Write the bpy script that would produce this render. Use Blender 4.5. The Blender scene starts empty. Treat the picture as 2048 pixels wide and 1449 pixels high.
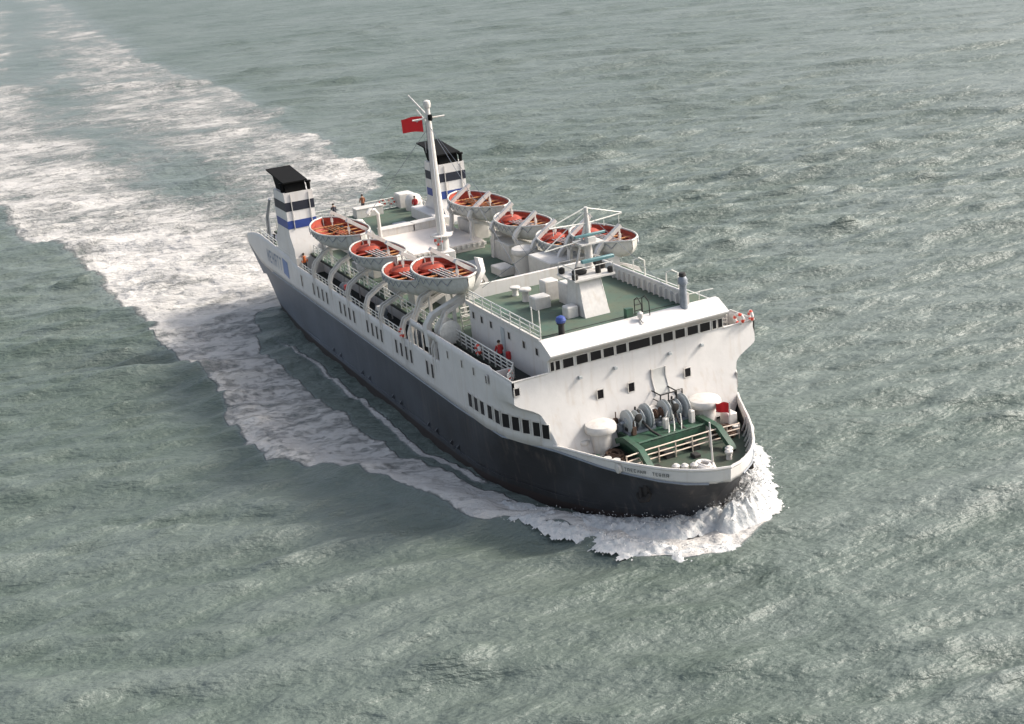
import bpy, math, random
import numpy as np
from mathutils import Vector, Matrix
random.seed(7); rng = np.random.RandomState(11)
sc = bpy.context.scene
COL = sc.collection
R = math.radians

# ------------------------------------------------------------------ camera
cam_d = bpy.data.cameras.new("camera"); cam = bpy.data.objects.new("camera", cam_d); COL.objects.link(cam)
_F = Vector((-0.8586707, 0.3882720, -0.3345587)); _R = Vector((0.4403317, 0.8929142, -0.0938740)); _U = Vector((-0.2622836, 0.2279236, 0.9376877))
cam.matrix_world = Matrix(((_R.x, _U.x, -_F.x, 71.73437), (_R.y, _U.y, -_F.y, -41.80375), (_R.z, _U.z, -_F.z, 39.00318), (0, 0, 0, 1)))
cam_d.sensor_width = 36.0; cam_d.lens = 2604.3/2048*36; cam_d.clip_start = 1; cam_d.clip_end = 30000
sc.camera = cam

# ------------------------------------------------------------------ world, sun, exposure
SUN_EL = 37.0
SDX, SDY = 0.22, 0.975                     # horizontal direction towards the sun (forward, port)
w = bpy.data.worlds.new("World"); sc.world = w; w.use_nodes = True
nt = w.node_tree; nt.nodes.clear()
sky = nt.nodes.new("ShaderNodeTexSky"); sky.sky_type = 'NISHITA'; sky.sun_disc = False
sky.sun_elevation = R(SUN_EL); sky.sun_rotation = math.atan2(SDX, SDY)
sky.air_density = 1.0; sky.dust_density = 4.0; sky.ozone_density = 1.0
bg = nt.nodes.new("ShaderNodeBackground"); bg.inputs[1].default_value = 0.145
wo = nt.nodes.new("ShaderNodeOutputWorld")
bw = nt.nodes.new('ShaderNodeRGBToBW'); nt.links.new(sky.outputs[0], bw.inputs[0])
hz = nt.nodes.new('ShaderNodeMix'); hz.data_type = 'RGBA'; hz.inputs[0].default_value = .5; nt.links.new(sky.outputs[0], hz.inputs[6]); nt.links.new(bw.outputs[0], hz.inputs[7]); nt.links.new(hz.outputs[2], bg.inputs[0])   
nt.links.new(bg.outputs[0], wo.inputs[0])
sd = bpy.data.lights.new("sun", 'SUN'); sd.energy = 2.0; sd.angle = R(9.0); sd.color = (1.0, 0.93, 0.84)
so = bpy.data.objects.new("sun", sd); COL.objects.link(so)
ce = math.cos(R(SUN_EL)); sv = Vector((SDX*ce, SDY*ce, math.sin(R(SUN_EL))))
so.rotation_euler = sv.to_track_quat('Z', 'Y').to_euler(); so.location = sv*200
sc.view_settings.view_transform = 'Standard'; sc.view_settings.look = 'None'
sc.view_settings.exposure = 1.10; sc.view_settings.gamma = 1.0

# ------------------------------------------------------------------ materials
def mat(name, col, rough=0.5, var=0.0, vscale=1.0, metal=0.0, streak=None, col2=None, bump=0.0, bscale=8.0, spec=0.5):
    m = bpy.data.materials.new(name); m.use_nodes = True; t = m.node_tree
    b = t.nodes["Principled BSDF"]; b.inputs["Roughness"].default_value = rough; b.inputs["Metallic"].default_value = metal
    b.inputs["Specular IOR Level"].default_value = spec
    b.inputs["Base Color"].default_value = (*col, 1)
    tc = t.nodes.new("ShaderNodeTexCoord")
    src = None
    if var > 0 or col2 is not None:
        n = t.nodes.new("ShaderNodeTexNoise"); n.inputs["Scale"].default_value = vscale; n.inputs["Detail"].default_value = 7; n.inputs["Roughness"].default_value = 0.65
        t.links.new(tc.outputs["Object"], n.inputs["Vector"])
        cr = t.nodes.new("ShaderNodeValToRGB"); cr.color_ramp.elements[0].position = 0.32; cr.color_ramp.elements[1].position = 0.68
        c2 = col2 if col2 is not None else tuple(c*(1-var) for c in col)
        cr.color_ramp.elements[0].color = (*c2, 1); cr.color_ramp.elements[1].color = (*col, 1)
        t.links.new(n.outputs["Fac"], cr.inputs[0]); src = cr.outputs[0]
    if streak is not None:          # vertical runs of rust and dirt: noise stretched along z
        scol, amt = streak
        mp = t.nodes.new("ShaderNodeMapping"); mp.inputs["Scale"].default_value = (2.6, 2.6, 0.22)
        t.links.new(tc.outputs["Object"], mp.inputs[0])
        n2 = t.nodes.new("ShaderNodeTexNoise"); n2.inputs["Scale"].default_value = 1.0; n2.inputs["Detail"].default_value = 6
        t.links.new(mp.outputs[0], n2.inputs["Vector"])
        mr = t.nodes.new("ShaderNodeMapRange"); mr.inputs[1].default_value = 0.54; mr.inputs[2].default_value = 0.75; mr.inputs[4].default_value = amt
        t.links.new(n2.outputs["Fac"], mr.inputs[0])
        mx = t.nodes.new("ShaderNodeMix"); mx.data_type = 'RGBA'
        mx.inputs[7].default_value = (*scol, 1); t.links.new(mr.outputs[0], mx.inputs[0])
        if src: t.links.new(src, mx.inputs[6])
        else: mx.inputs[6].default_value = (*col, 1)
        src = mx.outputs[2]
    if src: t.links.new(src, b.inputs["Base Color"])
    if bump > 0:
        n3 = t.nodes.new("ShaderNodeTexNoise"); n3.inputs["Scale"].default_value = bscale; n3.inputs["Detail"].default_value = 5
        t.links.new(tc.outputs["Object"], n3.inputs["Vector"])
        bp = t.nodes.new("ShaderNodeBump"); bp.inputs["Strength"].default_value = bump; bp.inputs["Distance"].default_value = 0.1
        t.links.new(n3.outputs["Fac"], bp.inputs["Height"]); t.links.new(bp.outputs[0], b.inputs["Normal"])
    return m

WHITE = mat("white_paint", (0.62, 0.59, 0.56), 0.45, 0.09, 0.9, streak=((0.42, 0.33, 0.24), 0.35), bump=0.12, bscale=1.6)
WHITE2 = mat("white_fittings", (0.60, 0.57, 0.53), 0.5, 0.16, 3.0, streak=((0.40, 0.30, 0.20), 0.35))
RAIL = mat("rail_paint", (0.70, 0.68, 0.62), 0.5, 0.25, 4.0)
BOATW = mat("boat_white", (0.52, 0.51, 0.47), 0.5, 0.2, 4.0, streak=((0.28, 0.25, 0.2), 0.7))
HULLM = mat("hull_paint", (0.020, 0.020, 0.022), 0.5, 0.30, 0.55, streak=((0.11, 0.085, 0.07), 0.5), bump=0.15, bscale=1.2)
GREEN = mat("green_deck", (0.050, 0.098, 0.072), 0.8, 0, 0.45, col2=(0.085, 0.100, 0.066), streak=((0.05, 0.045, 0.035), 0.5), bump=0.1)
GREEN2 = mat("green_paint", (0.035, 0.105, 0.062), 0.55, 0, 1.5, col2=(0.030, 0.050, 0.033))
DECKD = mat("dark_deck", (0.022, 0.028, 0.024), 0.85, 0, 0.8, col2=(0.026, 0.021, 0.017))
PALED = mat("pale_deck", (0.66, 0.60, 0.55), 0.8, 0.14, 1.2)
BLACK = mat("funnel_black", (0.006, 0.006, 0.006), 0.9, 0.3, 3, spec=0.15)
NAVY = mat("funnel_navy", (0.008, 0.011, 0.024), 0.6, 0.2, 3)
BLUE = mat("funnel_blue", (0.028, 0.06, 0.25), 0.5, 0.2, 3)
LETTER = mat("letter_blue", (0.26, 0.30, 0.38), 0.6)
GLASS = mat("dark_glass", (0.014, 0.012, 0.013), 0.25, spec=0.25)
DARK = mat("dark_void", (0.02, 0.018, 0.016), 0.8)
ORANGE = mat("orange_paint", (0.42, 0.060, 0.024), 0.65, 0, 1.7, col2=(0.17, 0.024, 0.016))
WOOD = mat("thwart_wood", (0.52, 0.22, 0.07), 0.6, 0.3, 5)
RED = mat("red_cloth", (0.60, 0.012, 0.016), 0.7)
REDP = mat("red_paint", (0.45, 0.03, 0.03), 0.5)
ROPE = mat("brown_rope", (0.10, 0.055, 0.035), 0.9, 0.5, 6, bump=0.4, bscale=14)
WROPE = mat("white_rope", (0.70, 0.66, 0.62), 0.9, 0.25, 5, bump=0.4, bscale=10)
GREY = mat("grey_metal", (0.24, 0.26, 0.29), 0.45, 0.3, 3, metal=0.2)
LGREY = mat("light_grey_paint", (0.42, 0.44, 0.44), 0.55, 0.12, 2)
TEAL = mat("teal_paint", (0.09, 0.19, 0.20), 0.5)
SKIN = mat("skin", (0.50, 0.30, 0.20), 0.6)
HAIR = mat("hair", (0.04, 0.025, 0.015), 0.8)
CL = [mat("cloth_red", (0.40, 0.03, 0.03), 0.85), mat("cloth_dark", (0.03, 0.03, 0.04), 0.85), mat("cloth_brown", (0.20, 0.08, 0.04), 0.85), mat("cloth_orange", (0.55, 0.13, 0.03), 0.85)]

# hull paint: red-brown boot topping below the waterline belt, bluer and cleaner topsides
t = HULLM.node_tree; b = t.nodes["Principled BSDF"]; lk = b.inputs["Base Color"].links[0].from_socket
geo = t.nodes.new("ShaderNodeTexCoord"); sp = t.nodes.new("ShaderNodeSeparateXYZ"); t.links.new(geo.outputs["Object"], sp.inputs[0])
mr = t.nodes.new("ShaderNodeMapRange"); mr.inputs[1].default_value = 0.55; mr.inputs[2].default_value = 0.62; t.links.new(sp.outputs[2], mr.inputs[0])
mx = t.nodes.new("ShaderNodeMix"); mx.data_type = 'RGBA'; mx.inputs[6].default_value = (0.026, 0.017, 0.015, 1)
t.links.new(mr.outputs[0], mx.inputs[0]); t.links.new(lk, mx.inputs[7]); t.links.new(mx.outputs[2], b.inputs["Base Color"])

# foam reflection painted into the hull colour: bluer and paler towards the stern
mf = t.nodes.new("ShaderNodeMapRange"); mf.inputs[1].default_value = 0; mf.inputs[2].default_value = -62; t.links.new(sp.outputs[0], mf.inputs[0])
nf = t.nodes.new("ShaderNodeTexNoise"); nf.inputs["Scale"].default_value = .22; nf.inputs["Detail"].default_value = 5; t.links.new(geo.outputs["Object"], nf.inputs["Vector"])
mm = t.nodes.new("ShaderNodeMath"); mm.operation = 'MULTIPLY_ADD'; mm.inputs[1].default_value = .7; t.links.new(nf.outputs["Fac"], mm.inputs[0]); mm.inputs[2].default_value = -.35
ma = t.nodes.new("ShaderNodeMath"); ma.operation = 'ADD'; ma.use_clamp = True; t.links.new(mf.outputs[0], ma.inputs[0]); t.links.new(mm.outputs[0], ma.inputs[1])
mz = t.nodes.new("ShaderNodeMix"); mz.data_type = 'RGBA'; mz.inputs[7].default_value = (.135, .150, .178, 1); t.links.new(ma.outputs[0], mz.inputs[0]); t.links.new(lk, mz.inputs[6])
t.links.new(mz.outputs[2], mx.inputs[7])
# riveted plate seams: thin darker joints
bk = t.nodes.new("ShaderNodeTexBrick"); bk.inputs["Scale"].default_value = 1; bk.inputs["Brick Width"].default_value = 5.5; bk.inputs["Row Height"].default_value = 1.35; bk.inputs["Mortar Size"].default_value = .018
cx = t.nodes.new("ShaderNodeCombineXYZ"); t.links.new(sp.outputs[0], cx.inputs[0]); t.links.new(sp.outputs[2], cx.inputs[1]); t.links.new(cx.outputs[0], bk.inputs["Vector"])
bp_ = [n for n in t.nodes if n.bl_idname == "ShaderNodeBump"][0]; b3 = t.nodes.new("ShaderNodeBump"); b3.inputs["Strength"].default_value = .5; b3.inputs["Distance"].default_value = .03; b3.invert = True
t.links.new(bk.outputs["Fac"], b3.inputs["Height"]); t.links.new(bp_.outputs[0], b3.inputs["Normal"]); t.links.new(b3.outputs[0], b.inputs["Normal"])

# ------------------------------------------------------------------ mesh helpers
class MB:
    def __init__(s): s.v = []; s.f = []; s.m = []
    def add(s, vs, fs, mi=0):
        o = len(s.v); s.v += [tuple(v) for v in vs]; s.f += [[i+o for i in f] for f in fs]; s.m += [mi]*len(fs)
    def box(s, x0, x1, y0, y1, z0, z1, mi=0, ch=0.0):
        if ch > 0:
            ch = min(ch, (x1-x0)*.45, (y1-y0)*.45, (z1-z0)*.9)
            rings = [(0, z0), (0, z1-ch), (ch, z1)]
            vs = []
            for i, z in rings:
                for (a, b_) in ((x0+i, y0+ch*.7+i*.3), (x0+ch*.7+i*.3, y0+i), (x1-ch*.7-i*.3, y0+i), (x1-i, y0+ch*.7+i*.3), (x1-i, y1-ch*.7-i*.3), (x1-ch*.7-i*.3, y1-i), (x0+ch*.7+i*.3, y1-i), (x0+i, y1-ch*.7-i*.3)):
                    vs.append((a, b_, z))
            fs = [[k*8+j, k*8+(j+1) % 8, (k+1)*8+(j+1) % 8, (k+1)*8+j] for k in range(2) for j in range(8)]
            fs += [[16+j for j in range(8)], [7-j for j in range(8)]]
            s.add(vs, fs, mi); return
        vs = [(x, y, z) for z in (z0, z1) for (x, y) in ((x0, y0), (x1, y0), (x1, y1), (x0, y1))]
        s.add(vs, [[3, 2, 1, 0], [4, 5, 6, 7], [0, 1, 5, 4], [1, 2, 6, 5], [2, 3, 7, 6], [3, 0, 4, 7]], mi)
    def tube(s, p0, p1, r0, r1=None, n=8, mi=0):
        s.path([p0, p1], [r0, r0 if r1 is None else r1], n, mi)
    def path(s, pts, rad, n=6, mi=0, closed=False):
        pts = [Vector(p) for p in pts]; k = len(pts)
        if not isinstance(rad, (list, tuple)): rad = [rad]*k
        vs = []; ref = None
        for i, p in enumerate(pts):
            a = pts[(i-1) % k] if (i > 0 or closed) else p
            c = pts[(i+1) % k] if (i < k-1 or closed) else p
            d = (c-a).normalized()
            if ref is None: ref = Vector((0, 0, 1)) if abs(d.z) < .9 else Vector((1, 0, 0))
            u = d.cross(ref)
            if u.length < 1e-4: u = d.cross(Vector((0, 1, 0)))
            u.normalize(); v_ = u.cross(d)
            ref = v_
            for j in range(n):
                an = 2*math.pi*j/n
                vs.append(p+(u*math.cos(an)+v_*math.sin(an))*rad[i])
        fs = []
        for i in range(k if closed else k-1):
            for j in range(n):
                fs.append([i*n+j, i*n+(j+1) % n, ((i+1) % k)*n+(j+1) % n, ((i+1) % k)*n+j])
        if not closed: fs += [[n-1-j for j in range(n)], [(k-1)*n+j for j in range(n)]]
        s.add(vs, fs, mi)
    def lathe(s, c, prof, n=24, mi=0, axis='z'):
        vs = []; fs = []; k = len(prof)
        for (r, h) in prof:
            for j in range(n):
                a = 2*math.pi*j/n; q = (r*math.cos(a), r*math.sin(a), h)
                if axis == 'y': q = (q[0], q[2], q[1])
                if axis == 'x': q = (q[2], q[0], q[1])
                vs.append((c[0]+q[0], c[1]+q[1], c[2]+q[2]))
        for i in range(k-1):
            for j in range(n): fs.append([i*n+j, i*n+(j+1) % n, (i+1)*n+(j+1) % n, (i+1)*n+j])
        fs += [[n-1-j for j in range(n)], [(k-1)*n+j for j in range(n)]]
        s.add(vs, fs, mi)
    def prism(s, poly, a0, a1, axis='y', mi=0):
        """polygon extruded along an axis; poly holds the two other coordinates in xyz order"""
        n = len(poly)
        def P(q, a):
            if axis == 'y': return (q[0], a, q[1])
            if axis == 'x': return (a, q[0], q[1])
            return (q[0], q[1], a)
        vs = [P(q, a0) for q in poly]+[P(q, a1) for q in poly]
        fs = [[i, (i+1) % n, n+(i+1) % n, n+i] for i in range(n)]+[list(range(n))[::-1], list(range(n, 2*n))]
        s.add(vs, fs, mi)
    def ribbon(s, pts, wd, th, wdir, mi=0):
        """a flat bar of width wd (along wdir) and thickness th following pts"""
        pts = [Vector(p) for p in pts]; W = Vector(wdir).normalized(); vs = []
        for i, p in enumerate(pts):
            a = pts[max(i-1, 0)]; c = pts[min(i+1, len(pts)-1)]; d = (c-a).normalized(); nn = d.cross(W).normalized()
            for (q, r_) in ((-.5, -.5), (.5, -.5), (.5, .5), (-.5, .5)): vs.append(p+W*wd*q+nn*th*r_)
        fs = [[i*4+j, i*4+(j+1) % 4, i*4+4+(j+1) % 4, i*4+4+j] for i in range(len(pts)-1) for j in range(4)]
        k = (len(pts)-1)*4; fs += [[3, 2, 1, 0], [k, k+1, k+2, k+3]]
        s.add(vs, fs, mi)
    def build(s, name, mats, parent=None, smooth=True, loc=None):
        me = bpy.data.meshes.new(name); me.from_pydata(s.v, [], s.f); me.update()
        if not isinstance(mats, (list, tuple)): mats = [mats]
        for m_ in mats: me.materials.append(m_)
        me.polygons.foreach_set("material_index", s.m)
        import bmesh
        bm = bmesh.new(); bm.from_mesh(me); bmesh.ops.recalc_face_normals(bm, faces=bm.faces); bm.to_mesh(me); bm.free()
        if smooth:
            me.polygons.foreach_set("use_smooth", [True]*len(me.polygons))
            me.set_sharp_from_angle(angle=R(38))
        o = bpy.data.objects.new(name, me); COL.objects.link(o)
        if parent is not None: o.parent = parent
        if loc is not None: o.location = loc
        return o

def tag(o, label=None, cat=None, group=None, kind=None):
    if label: o["label"] = label
    if cat: o["category"] = cat
    if group: o["group"] = group
    if kind: o["kind"] = kind
    return o
def empty(name, loc=(0, 0, 0), rz=0):
    o = bpy.data.objects.new(name, None); o.location = loc; o.rotation_euler = (0, 0, rz); o.empty_display_size = .3; COL.objects.link(o); return o
def copy_tree(o, parent=None):
    c = o.copy(); COL.objects.link(c); c.parent = parent
    for ch in list(o.children): copy_tree(ch, c)
    return c
def lerp(a, b_, t_): return a+(b_-a)*t_

# ------------------------------------------------------------------ value noise and the sea
_tab = rng.rand(256, 256)
def vnoise(x, y):
    xi = np.floor(x).astype(int); yi = np.floor(y).astype(int); fx = x-xi; fy = y-yi
    fx = fx*fx*(3-2*fx); fy = fy*fy*(3-2*fy)
    g = lambda a, b_: _tab[a % 256, b_ % 256]
    return (g(xi, yi)*(1-fx)+g(xi+1, yi)*fx)*(1-fy)+(g(xi, yi+1)*(1-fx)+g(xi+1, yi+1)*fx)*fy
def fbm(x, y, o=4):
    r = 0; a = .5; s_ = 0
    for i in range(o): r = r+a*vnoise(x+17.3*i, y+5.1*i); s_ += a; a *= .5; x = x*2.03; y = y*2.03
    return r/s_
def sea_tile(L, n, lmin, lmax, slope, seed, wdir, spread):
    rs = np.random.RandomState(seed)
    k = np.fft.fftfreq(n, L/n)*2*np.pi; kx, ky = np.meshgrid(k, k, indexing='ij'); kk = np.hypot(kx, ky)+1e-9
    co = (kx*math.cos(wdir)+ky*math.sin(wdir))/kk
    S = kk**slope*np.abs(co)**spread*((kk > 2*np.pi/lmax) & (kk < 2*np.pi/lmin))
    h = np.fft.ifft2((rs.randn(n, n)+1j*rs.randn(n, n))*S).real
    return h/h.std()
def sample(T, L, x, y):
    n = T.shape[0]; u = (x/L*n); v_ = (y/L*n); i = np.floor(u).astype(int); j = np.floor(v_).astype(int); a = u-i; b_ = v_-j
    return (T[i % n, j % n]*(1-a)+T[(i+1) % n, j % n]*a)*(1-b_)+(T[i % n, (j+1) % n]*(1-a)+T[(i+1) % n, (j+1) % n]*a)*b_

def axis_coords(lo, c0, c1, hi, step, gr):
    a = list(np.arange(c0, c1+step/2, step)); d = step; x = a[-1]
    while x < hi: d *= gr; x += d; a.append(x)
    d = step; x = a[0]; pre = []
    while x > lo: d *= gr; x -= d; pre.append(x)
    return np.array(pre[::-1]+a)

OUT_X = [14, 12.5, 10, 6.5, .8, -1.6, -5, -8.6, -13.2, -17, -21, -32, -43.6, -58, -66, -78, -91, -112, -125, -160, -260, -420, -900]
OUT_Y = [-1, -2.9, -6.7, -7.8, -9.6, -12.2, -13.6, -15.2, -17.5, -18.6, -21, -21.3, -21.8, -22.5, -22.8, -24.6, -24.8, -26, -30.5, -31, -30, -14, 60]
def foam_mask(x, y):
    n1 = fbm(x*.10+3, y*.13+9, 4)-.5
    n2 = fbm(x*.35+31, y*.5+2, 3)-.5
    n3 = fbm(x*.012+5, y*.035+1, 3)-.5
    yo = np.interp(-x, [-v_ for v_ in OUT_X], OUT_Y)+n1*3.2+n2*1.6
    def band(lo, hi, soft): return np.clip((y-lo)/soft, 0, 1)*np.clip((hi-y)/soft, 0, 1)
    # starboard bow wash: from the hull out to the crest line, with the clear lanes left between
    yin = np.interp(-x, [-14, -8, -5.8, -3.4, .7, 5.3, 9, 12, 15, 20, 24, 30, 38, 47, 54, 60, 64, 70], [9, 0, -4.6, -6, -7.3, -8.9, -10.3, -11.0, -11.8, -12.6, -13.2, -13.7, -13.5, -12.9, -11.8, -11.0, -6, 0])
    m = band(yo, yin+n1*2.4+n2*1.5, .55)*np.interp(-x, [-13, -5, 5, 14, 26, 60, 130, 260, 600], [.98, .84, .72, .67, .64, .64, .60, .54, .45])
    m *= np.where((x < -64) | (x > 13.2), 0, 1)
    # bright lip along the crest
    m = np.maximum(m, np.exp(-((y-yo-1.1)/.9)**2)*np.interp(-x, [-13, 0, 20, 45, 70], [.9, .80, .70, .60, .5])*(x > -64)*(x < 12.6))
    # thin white line shed by the hull side
    yl = np.interp(-x, [-2, 9, 15, 30, 40, 50, 58], [-6.9, -9.9, -10.9, -11.1, -11.0, -11.6, -12.8])+n2*.5
    m = np.maximum(m, np.exp(-((y-yl)/.5)**2)*.82*np.interp(-x, [2, 8, 48, 58], [0, 1, .85, 0]))
    # port bow wash, mostly hidden behind the ship
    m = np.maximum(m, band(np.interp(x, [-60, 0, 7, 9], [10, 8, 1.5, 0]), np.interp(x, [-60, -20, 4, 12], [15, 13, 7, 1.5])+n1*3, .6)*np.clip((x+30)/20, 0, 1)*.8*(x < 9.3))
    # broad turbulent wake astern
    d = -x-60
    yp = np.interp(-x, [58, 66, 80, 105, 126, 181, 227, 298, 368, 535, 896], [8, 11, 14, 21, 30, 35.5, 41, 46, 46, 64, 104])+n1*7+n2*3
    ys = np.where(x > -125, yo, np.interp(-x, [58, 125, 160, 260, 420, 900], [-22, -30.5, -31, -31, -24, 15])+n1*7+n2*2)
    sf = 2.5+np.clip(d, 0, 900)*.035; wk = np.clip((y-ys+sf*.3)/sf, 0, 1)*np.clip((yp+sf*.3-y)/sf, 0, 1)*np.clip((d+1)/3, 0, 1)*np.interp(d, [0, 20, 80, 200, 420, 900], [.70, .67, .63, .60, .575, .53])
    # the greyer lane between the two bright bands
    yc = np.interp(-x, [60, 110, 170, 235, 330, 515, 900], [1, 2, 2, -3, 0, 16, 60])
    wk -= np.exp(-((y-yc)/np.interp(d, [0, 60, 300], [3, 7, 11]))**2)*np.interp(d, [0, 25, 110, 400], [0, .06, .13, .10])
    wk += n3*.16*(wk > .1)
    m = np.maximum(m, wk+n1*.20*(wk > .1))
    # clear dark patches close to the starboard quarter
    return np.clip(m*np.clip((12.4-x-np.maximum(y+1, 0)*.4)/.8, 0, 1), 0, 1.3)

def build_water():
    X = axis_coords(-12000, -70, 30, 3000, .30, 1.0125); Y = axis_coords(-6000, -42, 26, 9000, .30, 1.0125)
    nx, ny = len(X), len(Y)
    x, y = np.meshgrid(X, Y, indexing='ij')
    dx = np.gradient(X)[:, None]; dy = np.gradient(Y)[None, :]; ds = np.maximum(dx, dy)
    TL = sea_tile(173.0, 512, 5.0, 22, -2.2, 3, R(-20), 7.0); TM = sea_tile(61.0, 512, 1.4, 6.5, -2.2, 5, R(-16), 5.0)
    c, s_ = math.cos(R(9)), math.sin(R(9))
    sk = lambda a: a+.22*(a*a-1)
    big = sample(TL, 173.0, x, y)*.55+sample(TL, 173.0, (x*c-y*s_)*1.31+40, (x*s_+y*c)*1.31)*.35
    med = sample(TM, 61.0, x, y)*.6+sample(TM, 61.0, (x*c+y*s_)*1.27+11, (-x*s_+y*c)*1.27+7)*.6
    gust = .65+.7*fbm(x*.012, y*.012, 3)
    h = sk(big)*.42*np.clip(7/ds-.6, 0, 1)*gust+sk(med)*.19*np.clip((2.4-ds)/1.6, 0, 1)*gust
    sh = -np.abs(med)*.05*np.clip((2.4-ds)/1.6, 0, 1); h = h+sh
    m = foam_mask(x, y)
    # calmer water in the lee beside the hull, rolling ridge under the bow wash
    near = np.clip(1-np.hypot(np.maximum(np.abs(y)-9.5, 0), np.maximum(np.abs(x+27)-36, 0))/16, 0, 1)
    h *= 1-.55*near
    yo = np.interp(-x, [-v_ for v_ in OUT_X], OUT_Y)
    h += .55*np.exp(-((y-yo-1.2)/1.7)**2)*np.interp(-x, [-12, -4, 20, 60, 90], [.3, 1, .8, .4, 0])*(y < 2)
    h -= .35*np.exp(-((y-yo+2.6)/2.2)**2)*np.interp(-x, [-12, 0, 20, 60], [.3, 1, .6, 0])*(y < 2)
    h += np.clip(m, 0, 1)*(fbm(x*.9, y*1.1, 4)-.5)*.5*np.clip((3-ds)/2, 0, 1)
    co = np.stack([x.ravel(), y.ravel(), h.ravel()], 1).astype(np.float32)
    me = bpy.data.meshes.new("water")
    me.vertices.add(nx*ny); me.vertices.foreach_set("co", co.ravel())
    i = np.arange((nx-1)*(ny-1)); a = (i//(ny-1))*ny+i % (ny-1)
    q = np.stack([a, a+ny, a+ny+1, a+1], 1).astype(np.int32)
    me.loops.add(q.size); me.loops.foreach_set("vertex_index", q.ravel())
    me.polygons.add(len(q)); me.polygons.foreach_set("loop_start", np.arange(0, q.size, 4, dtype=np.int32))
    me.polygons.foreach_set("use_smooth", np.ones(len(q), bool))
    me.update(calc_edges=True)
    at = me.attributes.new("foam", 'FLOAT', 'POINT'); at.data.foreach_set("value", m.ravel().astype(np.float32))
    o = bpy.data.objects.new("water", me); COL.objects.link(o); o["kind"] = "structure"
    # material
    M = bpy.data.materials.new("sea_water"); M.use_nodes = True; t = M.node_tree; N = t.nodes; Lk = t.links.new
    b = N["Principled BSDF"]; b.inputs["IOR"].default_value = 1.46
    tc = N.new("ShaderNodeTexCoord")
    def noise(sx, sy, rot, detail, rough=.6):
        m0 = N.new("ShaderNodeMapping"); m0.inputs["Rotation"].default_value = (0, 0, R(18+rot)); Lk(tc.outputs["Object"], m0.inputs[0])
        mp = N.new("ShaderNodeMapping"); mp.inputs["Scale"].default_value = (sx, sy, 1); Lk(m0.outputs[0], mp.inputs[0]); n = N.new("ShaderNodeTexNoise"); n.inputs["Scale"].default_value = 1; n.inputs["Detail"].default_value = detail; n.inputs["Roughness"].default_value = rough
        Lk(mp.outputs[0], n.inputs["Vector"]); return n.outputs["Fac"]
    def math_(op, a_, b__):
        n = N.new("ShaderNodeMath"); n.operation = op
        for k_, v_ in ((0, a_), (1, b__)):
            if isinstance(v_, (int, float)): n.inputs[k_].default_value = v_
            else: Lk(v_, n.inputs[k_])
        return n.outputs[0]
    big_c = noise(.02, .03, 20, 4)
    cr = N.new("ShaderNodeValToRGB"); cr.color_ramp.elements[0].position = .35; cr.color_ramp.elements[1].position = .65
    cr.color_ramp.elements[0].color = (*WATER_A, 1); cr.color_ramp.elements[1].color = (*WATER_B, 1); Lk(big_c, cr.inputs[0])
    f1 = noise(.75, .30, -6, 10, .70); f2 = noise(.16, .10, -10, 5, .6)
    fo = N.new("ShaderNodeAttribute"); fo.attribute_name = "foam"
    f3 = noise(3.2, 1.5, 4, 8, .72)
    nsum = math_('ADD', math_('MULTIPLY', f3, .36), math_('ADD', math_('MULTIPLY', f1, .44), math_('MULTIPLY', f2, .20)))
    ex = math_('SUBTRACT', math_('ADD', nsum, fo.outputs["Fac"]), 1.0)
    mrf = N.new("ShaderNodeMapRange"); mrf.interpolation_type = 'SMOOTHSTEP'; mrf.inputs[1].default_value = -.01; mrf.inputs[2].default_value = .17; Lk(ex, mrf.inputs[0])
    # churned pale-green water round the foam
    mrc = N.new("ShaderNodeMapRange"); mrc.inputs[1].default_value = -.25; mrc.inputs[2].default_value = .12; mrc.inputs[4].default_value = .55; Lk(ex, mrc.inputs[0])
    mxa = N.new("ShaderNodeMix"); mxa.data_type = 'RGBA'; mxa.inputs[7].default_value = (.17, .20, .20, 1); Lk(mrc.outputs[0], mxa.inputs[0]); Lk(cr.outputs[0], mxa.inputs[6])
    mxc = N.new("ShaderNodeMix"); mxc.data_type = 'RGBA'; mxc.inputs[7].default_value = (.50, .475, .445, 1); mrq = N.new('ShaderNodeMapRange'); mrq.inputs[1].default_value = .45; mrq.inputs[2].default_value = .85; mrq.inputs[3].default_value = .74; mrq.inputs[4].default_value = 1.0; Lk(fo.outputs['Fac'], mrq.inputs[0]); Lk(math_('MULTIPLY', mrf.outputs[0], mrq.outputs[0]), mxc.inputs[0]); Lk(mxa.outputs[2], mxc.inputs[6])
    Lk(mxc.outputs[2], b.inputs["Base Color"])
    mrr = N.new("ShaderNodeMapRange"); mrr.inputs[3].default_value = .46; mrr.inputs[4].default_value = .85; Lk(mrf.outputs[0], mrr.inputs[0]); Lk(mrr.outputs[0], b.inputs["Roughness"])
    w1 = noise(.95, .40, 10, 6, .62); w2 = noise(.30, .13, -8, 4, .6); w3 = noise(3.1, 1.7, 0, 4, .6)
    hh = math_('ADD', math_('ADD', math_('MULTIPLY', w1, .34), math_('MULTIPLY', w2, 1.05)), math_('ADD', math_('MULTIPLY', w3, .14), math_('MULTIPLY', mrf.outputs[0], .25)))
    bp = N.new("ShaderNodeBump"); bp.inputs["Strength"].default_value = 1.0; bp.inputs["Distance"].default_value = 1.0
    Lk(hh, bp.inputs["Height"]); Lk(bp.outputs[0], b.inputs["Normal"])
    me.materials.append(M)
WATER_A = (.080, .105, .086); WATER_B = (.118, .142, .125)
build_water()

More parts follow.
